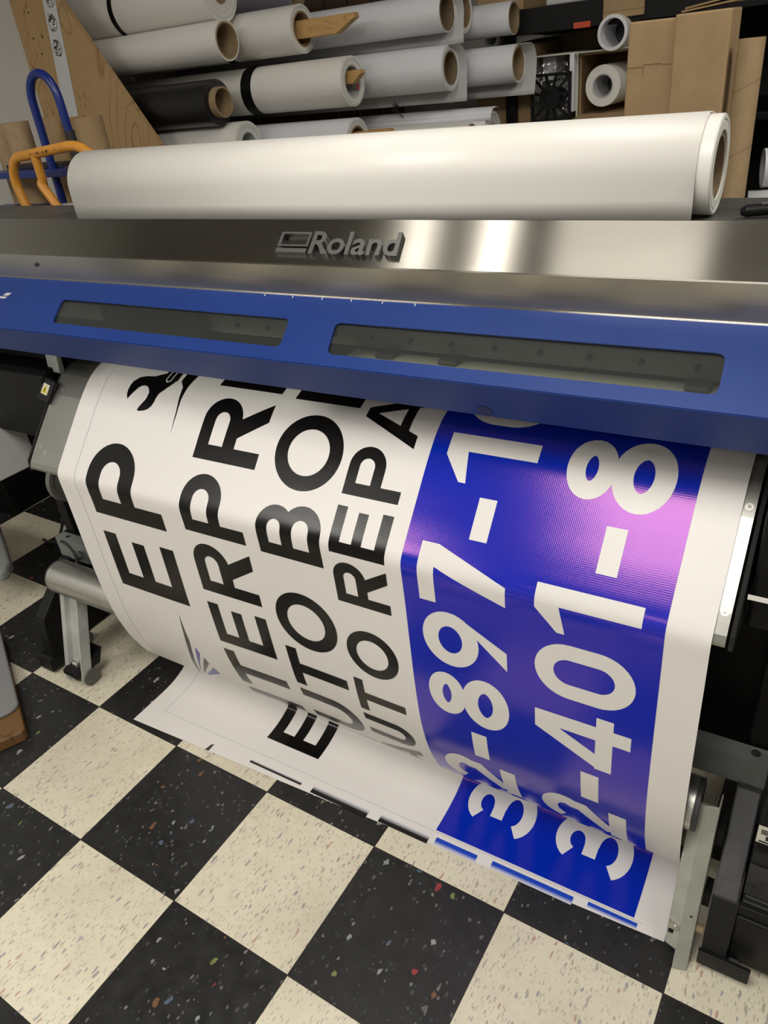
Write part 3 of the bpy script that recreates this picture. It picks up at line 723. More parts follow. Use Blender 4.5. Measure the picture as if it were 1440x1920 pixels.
# ------------------------------------------------------------------ the banner
prof = [(.42,.932),(.33,.932),(.285,.93),(.2458,.9215),(.2131,.9056),(.1731,.871),(.114,.808),(.082,.773),(.060,.748),(.0525,.736),(.0505,.722),(.0515,.69),(.0525,.648),(.0535,.56),(.0555,.458),(.063,.345),(.082,.251),(.104,.190),(.120,.156),(.143,.126),(.170,.090),(.197,.055),(.214,.033),(.215,.0255),(.209,.020),(.190,.0125),(.165,.006),(.13,.0022),(.05,.002),(-.02,.002)]
Sarr = [0.0]
for i in range(1, len(prof)): Sarr.append(Sarr[-1] + math.hypot(prof[i][0] - prof[i-1][0], prof[i][1] - prof[i-1][1]))
def catmull(s):
    """smooth point on the hanging sheet at feed length s: centripetal-free Hermite with length knots"""
    s = max(0.0, min(Sarr[-1] - 1e-6, s)); i = max(k for k in range(len(Sarr)) if Sarr[k] <= s + 1e-12); i = min(i, len(prof) - 2)
    h = Sarr[i+1] - Sarr[i]; t = (s - Sarr[i]) / h
    def tan(k):
        if k == 0: a, b = 0, 1
        elif k == len(prof) - 1: a, b = k - 1, k
        else: a, b = k - 1, k + 1
        d = Sarr[b] - Sarr[a]; return ((prof[b][0] - prof[a][0]) / d, (prof[b][1] - prof[a][1]) / d)
    m0, m1 = tan(i), tan(i + 1); p0, p1 = prof[i], prof[i+1]; r = []
    for c in (0, 1):
        r.append((2*t**3-3*t**2+1)*p0[c] + (t**3-2*t**2+t)*h*m0[c] + (-2*t**3+3*t**2)*p1[c] + (t**3-t**2)*h*m1[c])
    return r
STEPS = []
s_ = 0.0
while s_ < 1.437:
    STEPS.append(round(s_, 4)); s_ += 0.006 if (.30 < s_ < .50 or 1.00 < s_ < 1.30) else 0.014
STEPS.append(1.436)
PTS = [catmull(s) for s in STEPS]
def wave(x, s):
    """slight unevenness of the loose sheet"""
    k = min(1, max(0, (s - .50) / .3)) * min(1, max(0, (1.16 - s) / .1))
    bulge = .010 * math.exp(-((s - 1.04) / .035) ** 2) * math.exp(-((x - 1.36) / .10) ** 2)
    return k * (.0022 * math.sin(5.1 * x + 1.0) + .0014 * math.sin(11 * x + 4 * s)) - 0 * bulge
import bisect
def bsurf(x, s, off=0.0):
    i = min(max(bisect.bisect_right(STEPS, s + 1e-9) - 1, 0), len(STEPS) - 2)
    t = (s - STEPS[i]) / (STEPS[i+1] - STEPS[i]); a, b = PTS[i], PTS[i+1]
    def nrm(k):
        a_, b_ = PTS[max(k - 1, 0)], PTS[min(k + 1, len(PTS) - 1)]; d = Vector((b_[0] - a_[0], b_[1] - a_[1])).normalized(); return Vector((d.y, -d.x))
    n0, n1 = nrm(i), nrm(i + 1); nv = (n0 * (1 - t) + n1 * t)
    wv_ = wave(x, s); o = off + wv_
    return Vector((x, a[0] + (b[0] - a[0]) * t + nv.x * o, a[1] + (b[1] - a[1]) * t + nv.y * o))
BX0, BX1 = .129, 1.503
def s_end(x): return 1.4095 - .0445 * (x - BX0) / (BX1 - BX0)
NX = 80
XS = [BX0 + (BX1 - BX0) * i / NX for i in range(NX + 1)]
MATS = [VINYL, INK_K, INK_B, INK_W, INK_V, INK_G, INK_L, FADE_K, FADE_B]
bv, bf, bmi, buv, bfd = [], [], [], [], []
for s in STEPS:
    for x in XS:
        bv.append(bsurf(x, min(s, s_end(x)))); buv.append((x, min(s, s_end(x)))); bfd.append((0, 0))
W_ = NX + 1
for j in range(len(STEPS) - 1):
    if STEPS[j] >= 1.4095: break
    for i in range(NX):
        if STEPS[j] >= s_end(XS[i]) and STEPS[j] >= s_end(XS[i+1]): continue
        bf.append((j * W_ + i, j * W_ + i + 1, (j + 1) * W_ + i + 1, (j + 1) * W_ + i)); bmi.append(0)
LAYER = [0]
def ink(vs, fs, mi, level, xs_step=True, fade=None):
    """flat artwork in (x, s) laid on the sheet: cut along the sheet's own mesh lines, then mapped"""
    bm = bmesh.new(); V = [bm.verts.new((v[0], v[1], 0)) for v in vs]
    for f in fs:
        try: bm.faces.new([V[i] for i in f])
        except ValueError: pass
    big = [f for f in bm.faces if len(f.verts) > 4]
    if big: bmesh.ops.triangulate(bm, faces=big)
    ys = [v.co.y for v in bm.verts]; xs2 = [v.co.x for v in bm.verts]
    for s in STEPS:
        if min(ys) < s < max(ys):
            bmesh.ops.bisect_plane(bm, geom=bm.verts[:] + bm.edges[:] + bm.faces[:], plane_co=(0, s, 0), plane_no=(0, 1, 0), dist=1e-6)
    for x in XS[::2]:
        if min(xs2) < x < max(xs2):
            bmesh.ops.bisect_plane(bm, geom=bm.verts[:] + bm.edges[:] + bm.faces[:], plane_co=(x, 0, 0), plane_no=(1, 0, 0), dist=1e-6)
    LAYER[0] += 1; off = .0003 * level + .000012 * (LAYER[0] % 9)
    k = len(bv); bm.verts.index_update()
    for v in bm.verts:
        bv.append(bsurf(v.co.x, v.co.y, off)); buv.append((v.co.x, v.co.y))
        bfd.append((0, (v.co.y - fade[0]) / (fade[1] - fade[0])) if fade else (0, 0))
    for f in bm.faces:
        bf.append(tuple(k + v.index for v in f.verts)); bmi.append(mi)
    bm.free()
def poly_ink(pts, mi, level, fade=None):
    vs, fs = curve_fill([pts]); ink(vs, fs, mi, level, fade=fade)

# glyphs: strokes as (points, thickness factor) in a box w x 1, reading right, up = 1
def G(ch, w, t):
    h = t / 2; R = []
    def st_(pts, closed=False, tt=None): R.append(ribbon(pts, tt or t, closed))
    if ch == 'E':
        st_([(h, 0), (h, 1)]); st_([(t, 1 - h * .95), (w, 1 - h * .95)], tt=t * .95); st_([(t, .51), (w * .93, .51)], tt=t * .9); st_([(t, h * .95), (w, h * .95)], tt=t * .95)
    elif ch in 'PR':
        lo = .36 if ch == 'P' else .40; r = (1 - lo) / 2 - h + .0; cy = (1 + lo) / 2; top = 1 - h * .95; ry = (1 - lo - t * .95) / 2; rx = min(ry, w - h - t) ; cx = w - h - rx
        st_([(h, 0), (h, 1)])
        st_([(t, top)] + arc(cx, top - ry, rx, ry, 90, -90, 18) + [(t, top - 2 * ry)], tt=t * .97)
        if ch == 'R': R.append(([Vector((w * .40, lo)), Vector((w * .68, lo + .03)), Vector((w, 0)), Vector((w - t * 1.2, 0))], [(0, 1, 2, 3)]))
    elif ch == 'T':
        st_([(0, 1 - h * .95), (w, 1 - h * .95)], tt=t * .95); st_([(w / 2, 0), (w / 2, 1 - t * .95)])
    elif ch == 'I': st_([(h, 0), (h, 1)])
    elif ch == 'N':
        st_([(h, 0), (h, 1)]); st_([(w - h, 0), (w - h, 1)]); R.append(([Vector((t, 1)), Vector((t * .55, 1)), Vector((w - t, 0)), Vector((w - t * .55, 0)), Vector((w - t, .30)), Vector((t, 1))][0:2] + [Vector((w - t, .0)), Vector((w - t, .32))], [(0, 1, 2, 3)]))
    elif ch == 'U':
        rx = (w - t) / 2; st_([(h, 1)] + arc(w / 2, rx * 1.0 + h * .9, rx, rx, 180, 360, 20) + [(w - h, 1)])
    elif ch == 'O': st_(arc(w / 2, .5, w / 2 - h, .5 - h * .95, 0, 360, 44)[:-1], True)
    elif ch == 'B':
        st_([(h, 0), (h, 1)]); r1 = (.5 - t * .42) / 2
        t1 = t * .93; m_ = .52
        ry = (1 - t1 / 2 - m_) / 2; st_([(t, 1 - t1 / 2)] + arc(w * .93 - h - ry, 1 - t1 / 2 - ry, ry, ry, 90, -90, 14) + [(t, m_)], tt=t1)
        ry = (m_ - t1 / 2) / 2; st_([(t, m_)] + arc(w - h - ry, m_ - ry, ry, ry, 90, -90, 14) + [(t, t1 / 2)], tt=t1)
    elif ch == 'A':
        a = .5 * w; k = t * 1.08
        R.append(([Vector((0, 0)), Vector((k, 0)), Vector((a + k * .10, .86)), Vector((a + k * .42, 1)), Vector((a - k * .42, 1))], [(0, 1, 2, 3, 4)]))
        R.append(([Vector((w, 0)), Vector((w - k, 0)), Vector((a - k * .10, .86)), Vector((a - k * .42, 1)), Vector((a + k * .42, 1))], [(0, 1, 2, 3, 4)]))
        st_([(w * .2, .26), (w * .8, .26)], tt=t * .85)
    elif ch == 'D':
        st_([(h, 0), (h, 1)]); st_([(t, 1 - h)] + arc(w - h - .42, .5, .42, .5 - h, 90, -90, 18) + [(t, h)])
    elif ch == '1':
        st_([(w - h, 0), (w - h, 1)]); R.append(([Vector((w - t, 1)), Vector((w - t, .76)), Vector((.02, .70)), Vector((.02, .78)), Vector((w - t * 1.3, 1))], [(0, 1, 2, 3, 4)]))
    elif ch == '-': st_([(0, .5 - .10), (w, .5 - .10)], tt=t)
    elif ch == '7':
        st_([(0, 1 - h), (w, 1 - h)]); R.append(([Vector((w, 1 - t)), Vector((w - t * 1.25, 1 - t)), Vector((w * .26, 0)), Vector((w * .26 + t * 1.25, 0))], [(0, 1, 2, 3)]))
    elif ch == '8':
        ry = .5 - .22; st_(arc(w / 2, 1 - .235 , w * .44 - h, .235 - h * .9, 0, 360, 32)[:-1], True, t * .92); st_(arc(w / 2, .282, w / 2 - h, .282 - h * .95, 0, 360, 36)[:-1], True)
    elif ch == '0': st_(arc(w / 2, 1 - w / 2, w / 2 - h, w / 2 - h, 0, 180, 18) + arc(w / 2, w / 2, w / 2 - h, w / 2 - h, 180, 360, 18), True)
    elif ch == '9':
        st_(arc(w / 2, 1 - .335, w / 2 - h, .335 - h * .95, 0, 360, 36)[:-1], True)
        R.append(([Vector((w, .60)), Vector((w - t * .9, .44)), Vector((w * .22, 0)), Vector((w * .22 + t * 1.3, 0))], [(0, 1, 2, 3)]))
    elif ch == '2':
        st_(arc(w * .49, 1 - .29, w * .49 - h, .29 - h, 165, -30, 20) + [(w * .80, .50), (t * .75, t * .85)])
        st_([(0, h), (w, h)])
    elif ch == '3':
        m_ = .525; r1 = (1 - h - m_) / 2; r2 = (m_ - h) / 2
        st_(arc(w * .47, m_ + r1, w * .43 - h, r1, 158, -90, 20) , tt=t * .95)
        st_(arc(w * .47, m_ - r2, w * .53 - h, r2, 90, -158, 22), tt=t * .97)
        st_([(w * .24, m_), (w * .48, m_)], tt=t * .9)
    elif ch == '4':
        st_([(w * .70, 0), (w * .70, 1)]); st_([(0, .265), (w, .265)], tt=t * .9)
        R.append(([Vector((w * .70 - h, 1)), Vector((w * .70 - h, .74)), Vector((t * .95, .265)), Vector((0, .22)), Vector((0, .31)), Vector((w * .70 - h - t * .35, 1))], [(0, 1, 2, 3, 4, 5)]))
    return R
def letter(ch, x0, x1, s0, s1, mi, level, t=.195):
    """x0 = top of the letter, x1 = baseline, reading direction runs from s0 (large) to s1 (small)"""
    H = x1 - x0; w = (s0 - s1) / H
    for vs, fs in G(ch, w, t): ink([(x1 - v.y * H, s0 - v.x * H) for v in vs], fs, mi, level)

# first line: EP
letter('E', .2245, .4435, .7255, .5735, 1, 1)
letter('P', .2245, .4435, .5245, .3500, 1, 1)
# second line: ENTERPRI
for ch, a, b in (('E', 1.300, 1.184), ('N', 1.132, .992), ('T', .963, .831), ('E', .807, .690), ('R', .657, .528), ('P', .503, .373), ('R', .346, .213), ('I', .186, .152)):
    letter(ch, .505, .666, a, b, 1, 1)
# third line: AUTO BO
for ch, a, b in (('A', 1.165, 1.030), ('U', 1.010, .884), ('T', .865, .748), ('O', .736, .588), ('B', .506, .391), ('O', .367, .220), ('D', .192, .06)):
    letter(ch, .702, .849, a, b, 1, 1)
# fourth line: AUTO REPA
for ch, a, b in (('A', 1.090, .975), ('U', .962, .882), ('T', .866, .770), ('O', .749, .632), ('R', .573, .478), ('E', .461, .375), ('P', .354, .262), ('A', .254, .140)):
    letter(ch, .869, .984, a, b, 1, 1)
# blue field with the phone numbers
poly_ink([(1.016, .0), (1.443, .0), (1.443, 1.345), (1.016, 1.345)], 2, 1)
for ch, a, b in (('3', 1.290, 1.175), ('3', 1.150, 1.035), ('2', 1.018, .901), ('-', .880, .805), ('8', .781, .660), ('9', .647, .527), ('7', .512, .402), ('-', .384, .314), ('1', .299, .212), ('0', .186, .06)):
    letter(ch, 1.047, 1.203, a, b, 3, 2)
for ch, a, b in (('3', 1.290, 1.175), ('3', 1.150, 1.035), ('2', 1.022, .905), ('-', .884, .804), ('4', .784, .660), ('0', .638, .524), ('1', .508, .423), ('-', .391, .319), ('8', .294, .178)):
    letter(ch, 1.251, 1.411, a, b, 3, 2)
# wrench and emblem fragments
poly_ink([(0.272, 0.251), (0.266, 0.24), (0.264, 0.23), (.265, .217), (0.268, 0.208), (0.279, 0.196), (0.295, 0.190), (0.32, 0.187), (0.345, 0.174), (.345, .100), (.385, .100), (0.389, 0.190), (.378, .205), (0.366, 0.219), (.357, .228), (0.354, 0.238), (.353, .248), (.350, .257), (0.343, 0.265), (.333, .270), (0.319, 0.273), (0.312, 0.272), (.314, .265), (0.32, 0.255), (.326, .246), (0.328, 0.238), (.328, .228), (0.323, 0.221), (.317, .216), (0.308, 0.214), (.299, .216), (0.292, 0.221), (0.281, 0.236)], 1, 1)
vs, fs = ribbon([(.357, .10), (.357, .192), (.363, .198), (.371, .194), (.371, .10)], .0028); ink(vs, fs, 0, 2)
poly_ink([(.432, .10), (.432, .173), (0.427, 0.203), (0.4245, 0.234), (0.4275, 0.266), (0.428, 0.310), (0.424, 0.262), (0.418, 0.231), (0.414, 0.205), (0.400, 0.190), (.398, .10)], 1, 1)
poly_ink([(0.393, 0.764), (0.3925, 0.808), (0.391, 0.853), (0.372, 0.915), (0.345, .985), (0.314, 1.059), (0.339, 0.982), (0.370, 0.883), (0.384, 0.823)], 5, 1)
poly_ink([(0.400, 0.870), (0.403, 0.896), (0.343, 1.010), (0.378, 0.930)], 4, 1)
poly_ink([(0.410, 0.908), (0.415, 0.930), (0.340, 1.029)], 5, 1)
poly_ink([(0.349, 1.028), (0.420, 0.947), (0.427, 0.975)], 4, 1)
poly_ink([(.383, 1.402), (.387, 1.383), (.394, 1.377), (.3945, 1.400)], 5, 1)
# cut line and the faded strips below the field
vs, fs = ribbon([(.186, .10), (.186, 1.349)], .0011); ink(vs, fs, 6, 1)
vs, fs = ribbon([(.186, 1.349), (1.46, 1.349)], .0011); ink(vs, fs, 6, 1)
for x0, x1, s0, s1, mi in ((.514, .672, 1.373, 1.382, 7), (.704, .859, 1.368, 1.388, 7), (.889, 1.012, 1.364, 1.384, 7), (1.026, 1.123, 1.360, 1.379, 8), (1.156, 1.329, 1.357, 1.375, 8), (1.357, 1.452, 1.353, 1.366, 8)):
    vs = [(x0, s0), (x1, s0 - .0), (x1, s1), (x0, s1)]; ink(vs, [(0, 1, 2, 3)], mi, 1, fade=(s1, s0) if mi == 7 else (s0, s1))
me = bpy.data.meshes.new('printed_banner')
org = Vector((.815, .1, 0))
me.from_pydata([tuple(p - org) for p in bv], [], bf)
for m in MATS: me.materials.append(m)
u1 = me.uv_layers.new(name='UVMap'); u2 = me.uv_layers.new(name='Fade')
for l in me.loops: u1.data[l.index].uv = buv[l.vertex_index]; u2.data[l.index].uv = bfd[l.vertex_index]
for p, mi in zip(me.polygons, bmi): p.material_index = mi; p.use_smooth = True
bo = bpy.data.objects.new('printed_banner', me); COL.objects.link(bo); bo.location = org
tag(bo, 'white vinyl banner with black lettering and blue phone number band hanging from the printer', 'banner')

# ------------------------------------------------------------------ supply roll on the rear deck
RX0, RX1, RY, RZ, RR = .004, 1.373, .472, 1.2685, .068
sr = empty('vinyl_roll', (.69, RY, 1.20))
tag(sr, 'large white vinyl roll lying along the top of the printer, loose end hanging in front', 'roll of vinyl')
rl = MB(); rl.slot(0).ring((RX0, RY, RZ), (RX1, RY, RZ), RR, .046, 72)
rl.build('media', MEDIA, sr, smooth=True)
MB().ring((RX0, RY, RZ), (RX1 - .001, RY, RZ), .046, .0385, 48).build('core', CORE if False else COREIN, sr, smooth=True)
# outer wrap, lifting off the roll and hanging in front
def wrap(x):
    pts = []
    for i in range(0, 41):
        a_ = math.radians(300 - i * 3.0 * 0 + 0) if False else math.radians(-60 + i * 6.0)
        pts.append((RY + (RR + .0035) * math.cos(a_), RZ + (RR + .0035) * math.sin(a_)))
    pts += [(RY - RR - .0037, RZ - .01), (RY - RR - .0035, RZ - .035), (RY - RR - .003, 1.206)]
    return pts
wp = wrap(0); n = len(wp); q = MB()
q.add([(x, p[0], p[1]) for x in (RX0 - .003, RX1 - .018) for p in wp], [(i, i + 1, n + i + 1, n + i) for i in range(n - 1)])
ow = q.build('outer_wrap', MEDIA, sr, smooth=True)
sm = ow.modifiers.new('thickness', 'SOLIDIFY'); sm.thickness = .0006
q = MB(); q.ring((RX1 - .0005, RY, RZ), (RX1 + .0015, RY, RZ), RR * .86, .047, 60).ring((RX1 - .0005, RY, RZ), (RX1 + .0015, RY, RZ), RR * .97, RR * .90, 60)
q.build('end_layers', LAYERS, sr, smooth=True)

# knife on the deck, right
kn = empty('utility_knife', (1.46, .47, 1.2))
tag(kn, 'black-handled cutting tool with metal blade lying on the printer deck at far right', 'knife')
T = Matrix.Translation((1.475, .455, 1.2095)) @ Matrix.Rotation(math.radians(8), 4, 'Z')
h_ = MB(); h_.tube([T @ Vector((-.055 + .011 * i, .0, .002 * math.sin(i * .4))) for i in range(14)], .0085, 14); h_.build('handle', BLACKP, kn, smooth=True)
MB().cyl(T @ Vector((-.055, 0, 0)), T @ Vector((-.062, 0, -.001)), .0085, 14, r2=.004).build('end_cap', BLACKP, kn, smooth=True)
MB().box(-.035, .10, -.002, .0005, .0075, .0115, T).build('blade', ALU, kn)
MB().cyl(T @ Vector((-.022, -.001, .0075)), T @ Vector((-.022, -.001, .0125)), .006, 14).build('knob', ALU, kn)

# ------------------------------------------------------------------ rack of rolls at the left wall
ra = empty('roll_rack_panel', (-1.2, 1.53, 0))
tag(ra, 'plywood side panel with slanted front edge fixed to the white wall', 'rack panel')
dgn = lambda z: -1.2 + (1.757 - z) * .671
pp = [(XW + .001, .0), (dgn(.0) if False else .0, .0), (dgn(.05), .05), (dgn(2.15), 2.15), (XW + .001, 2.2)]
pp = [(XW + .001, .0), (-.20, .0), (-.20, .27), (dgn(2.15), 2.15), (XW + .001, 2.2)]
MB().prism(pp, 'y', 1.53, 1.549).build('panel', PLY, ra)
e_ = MB(); z0_, z1_ = .27, 2.15
dv = Vector((dgn(z1_) - dgn(z0_), 0, z1_ - z0_)).normalized()
e_.add([(dgn(z0_) + .0006, 1.53, z0_), (dgn(z1_) + .0006, 1.53, z1_), (dgn(z1_) + .0006, 1.549, z1_), (dgn(z0_) + .0006, 1.549, z0_)], [(0, 1, 2, 3)])
e_.build('edge_band', PLYE, ra)
for x, z in ((-1.405, 1.74), (-1.362, 1.655), (-1.42, 1.655), (-1.395, 1.60)): MB().cyl((x, 1.5302, z), (x, 1.529, z), .004, 10).build('screw_hole', TEXTK, ra)
tp = MB()
tp.add([(-1.302, 1.5285, 1.769), (-1.23, 1.5285, 1.760), (-1.284, 1.5285, 1.363), (-1.366, 1.5285, 1.367)], [(0, 1, 2, 3)])
tp.add([(-1.366, 1.5285, 1.367), (-1.284, 1.5285, 1.363), (-1.245, 1.5285, 1.05), (-1.330, 1.5285, 1.05)], [(0, 1, 2, 3)])
tp.add([(-1.302, 1.5285, 1.769), (-1.23, 1.5285, 1.760), (-1.20, 1.5285, 2.0), (-1.27, 1.5285, 2.0)], [(0, 1, 2, 3)])
tape = tp.build('tape_strip', TAPE, ra)
random.seed(11)
pr = MB()
for cx_, cz_ in ((-1.258, 1.768), (-1.279, 1.692), (-1.292, 1.610)):
    T = Matrix.Translation((cx_, 1.5277, cz_)) @ Matrix.Rotation(math.radians(8), 4, 'Y')
    for i in range(22):      # dense illegible stamp: a ring of strokes and a block of bars
        a_ = i / 22 * 2 * PI
        pr.box(.022 * math.cos(a_) - .0016, .022 * math.cos(a_) + .0016, -.0003, 0, .026 * math.sin(a_) - .0022, .026 * math.sin(a_) + .0022, T)
    for i in range(26):
        x_ = random.uniform(-.020, .010); z_ = random.uniform(-.028, .028); pr.box(x_, x_ + random.uniform(.003, .010), -.0003, 0, z_, z_ + random.uniform(.002, .006), T)
pr.build('stamp', PRINTK, tape)
# planks behind the rolls
for i in range(9):
    x0 = XW + .01 + i * .125
    o = MB().box(x0, x0 + .105, 2.62, 2.64, .05, 2.3).build('wall_plank', DARKW)
    tag(o, 'dark brown upright plank behind the roll rack', 'plank', 'upright planks behind the rolls')

def roll(name_lbl, x1, y, z, r, core_r, x0=None, m=MEDIA, group=None, ring_r=None, band=None, peg=None, flap=None, thin=False, cat='roll of vinyl', coremat=None, ext=0.0, spiral=0):
    x0 = XW + .06 if x0 is None else x0
    t = empty('media_roll', ((x0 + x1) / 2, y, z - r)); tag(t, name_lbl, cat, group)
    MB().ring((x0, y, z), (x1, y, z), r, core_r + .006, 48).build('media', m, t, smooth=True)
    MB().ring((x0, y, z), (x1 + ext + .0005, y, z), core_r + .0065, core_r, 36).build('core', coremat or CORE, t, smooth=True)
    # the dark inside of the core is closed half a metre in by the stored end
    q = MB()
    for k in range(spiral):
        rr = core_r + .010 + (r - core_r - .012) * (k + 1) / (spiral + 1); q.ring((x1 - .001, y, z), (x1 + .0012 + .001 * (k % 2), y, z), rr + .0035, rr, 40)
    if spiral: q.build('end_layers', LAYERS if m is not MEDIAK else MEDIAK, t, smooth=True)
    if band:
        b = MB()
        b.ring((band[0], y, z), (band[1], y, z), r + .0022, r - .001, 40); b.build('strap', BLACKP, t, smooth=True)
    if flap:
        # flap: list of (x0, x1, [(y, z) ...]) sheet profile
        fx0, fx1, pts, fm = flap; n = len(pts); q = MB()
        q.add([(x, p[0], p[1]) for x in (fx0, fx1) for p in pts], [(i, i + 1, n + i + 1, n + i) for i in range(n - 1)])
        f = q.build('loose_sheet', fm, t, smooth=True); s2 = f.modifiers.new('thickness', 'SOLIDIFY'); s2.thickness = .0008
        return t, f
    return t, None
def hang(y, z, r, depth, fwd=.0):
    """profile of an outer turn that passes over the roll, leaves it at the back and hangs below"""
    p = [(y + r * 1.012 * math.cos(math.radians(a)), z + r * 1.012 * math.sin(math.radians(a))) for a in range(100, -30, -10)]
    y1, z1 = p[-1]
    p += [(y1 - fwd * t * t - .010 * t, z1 - (depth - r * .5) * t) for t in (.2, .4, .6, .8, 1.0)]
    return p
def peg(lbl, x0, x1, y, z, hw, hh, bev):
    """wooden arm with a sloping end carried by the wall"""
    p = MB().prism([(x0, z - hh), (x1 - bev, z - hh), (x1, z + hh * .45), (x1 - .006, z + hh), (x0, z + hh)], 'y', y - hw, y + hw)
    o = p.build('wooden_peg', PINE, bevel=.003); return tag(o, lbl, 'wooden peg')

roll('big white roll with a black strap at the very top left of the rack', -.637, 1.782, 1.712, .0942, .030, band=(-1.135, -1.112), spiral=2)
roll('white roll with open brown core just left of the large pointed peg', -.587, 1.719, 1.560, .0663, .0545)
roll('black vinyl roll with protruding tan core, the only black one in the rack', -.632, 1.656, 1.366, .0785, .046, m=MEDIAK, ext=.028, coremat=CORE, spiral=0)
roll('thick white roll with many layers showing at its end, low in the rack', -.570, 1.719, 1.212, .0811, .040, spiral=5, coremat=MEDIAG)
roll('white roll carried by the large pointed peg', -.376, 1.908, 1.568, .0792, .052, band=(-.735, -.700), spiral=2)
t7, _ = roll('white roll with a wide black strap and red core label on the short middle peg', -.180, 1.908, 1.383, .0832, .050, band=(-.655, -.605), m=MEDIA, spiral=2, coremat=MEDIAG)
roll('white roll with tan core on the lowest peg', -.184, 1.908, 1.178, .0843, .052, m=MEDIAB, spiral=3)
roll('white roll with dark open core and hanging sheet, right of the large peg', .131, 2.096, 1.562, .0624, .052, coremat=COREIN, m=MEDIAB, flap=(-1.3, .168, hang(2.096, 1.562, .0624, .110), MEDIAG))
t9, f9 = roll('white roll with brown open core whose loose sheet carries printed dots', .134, 2.096, 1.388, .0746, .050, m=MEDIAB, spiral=1, coremat=COREIN, flap=(-1.3, .166, hang(2.096, 1.388, .0746, .128), MEDIAG))
roll('slim white roll with brown core, bottom of the rack just above the printer roll', .209, 2.096, 1.144, .0582, .047, coremat=COREIN)
roll('white roll with tan core half hidden behind the dark-cored roll at the top', .138, 2.222, 1.562, .0704, .048, spiral=1)
roll('white roll with plain tan core, top row nearest the cardboard boxes', .283, 2.348, 1.522, .0551, .046, m=MEDIAB)
roll('white roll with a broad loose sheet, middle row nearest the cardboard boxes', .324, 2.285, 1.374, .0636, .050, m=MEDIAB, spiral=1, flap=(-1.0, .372, hang(2.285, 1.374, .0636, .118, .012) , MEDIAG))
roll('white roll with a curling pointed sheet over it, bottom row nearest the boxes', .240, 2.222, 1.143, .0854, .038, spiral=2, coremat=MEDIAG,
     flap=(-1.0, .262, [(2.25, 1.2335), (2.215, 1.243), (2.18, 1.238), (2.160, 1.222), (2.1575, 1.20)], MEDIAB))
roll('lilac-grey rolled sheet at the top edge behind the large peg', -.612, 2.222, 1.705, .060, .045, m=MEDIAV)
peg('large pointed wooden peg sticking out of a white roll near the top', -1.45, -.132, 1.908, 1.566, .020, .029, .085)
peg('short wooden peg end in the gridded roll with the black strap', -1.45, -.130, 1.908, 1.396, .020, .022, .040)
peg('short wooden peg end in the lowest row beside a wooden block', -1.45, -.128, 1.908, 1.192, .018, .021, .035)
BLKX, BLKZ = -.093, 1.208
o = MB().box(-1.45, BLKX, 1.998, 2.034, BLKZ - .046, BLKZ).build('pine_block', PINE, bevel=.002); tag(o, 'square pine block beside the lowest peg', 'wooden block')
# pegs inside the cores of the remaining rolls
for lbl, x1, y, z in (('wooden peg end inside the tan core of the black roll', -.66, 1.656, 1.362),):
    peg(lbl, -1.45, x1, y, z, .014, .018, .02)
MB().box(-.1795, -.1785, 1.93, 1.945, 1.352, 1.372).build('core_label', REDP, t7)
# dots and marks on the hanging sheet
ydot = 2.096 + .0746 * .82 - .014
for i in range(12): 
    x_ = .11 - i * .112
    MB().cyl((x_, ydot + .004, 1.275), (x_, ydot - .001, 1.275), .004, 10).build('printed_dot', TEXTG, f9)
for body, sz, z_ in (('3M', .022, 1.291), ('Scotchcal', .016, 1.279), ('220', .011, 1.272)):
    vs, fs = text_mesh(body, sz, offset=.0004)
    c, s = math.cos(math.radians(-42)), math.sin(math.radians(-42))
    vs = [Vector((c * v.x - s * v.y, s * v.x + c * v.y, 0)) for v in vs]
    MB().add(place(vs, (-.155 + (1.291 - z_) * -.3, ydot - .002, z_ - .008), (1, 0, 0), (0, 0, 1)), fs).build('backing_print', TEXTK, f9)

# ------------------------------------------------------------------ things standing left of the rack
def upright_tube(lbl, x, y, r, h, m, tilt=(0, 0), group=None):
    t = empty('cardboard_tube', (x, y, 0)); tag(t, lbl, 'cardboard tube', group)
    p, q_ = Vector((x, y, 0.0)), Vector((x + tilt[0], y + tilt[1], h))
    MB().ring(p, q_, r, r - .006, 40).build('tube_wall', m, t, smooth=True)
    MB().cyl((q_.x, q_.y, h - .30), (q_.x, q_.y, h - .295), r - .0065, 24).build('inner_plug', COREIN, t)
    return t
TUBEM = stripes_mat('kraft_tube', (0.36, 0.255, 0.135), (0.24, 0.165, 0.085), 0.13, 'Z', 0.02, 0.45)
for lbl, x, y, r, h, m in (('upright brown cardboard tube at the far left edge against the white wall', -.955, .95, .045, 1.392, CORE),
                           ('upright brown cardboard tube, second from the left edge against the white wall', -.862, .93, .042, 1.394, CORE),
                           ('shaded cardboard tube seen through the blue handle loop', -.735, .97, .045, 1.398, CARD),
                           ('slim cardboard tube behind the right side of the blue handle', -.655, 1.0, .036, 1.39, CARD),
                           ('single upright tube before the plywood panel, right of the blue handle', -.552, .955, .052, 1.388, CARD)):
    upright_tube(lbl, x, y, r, h, m)

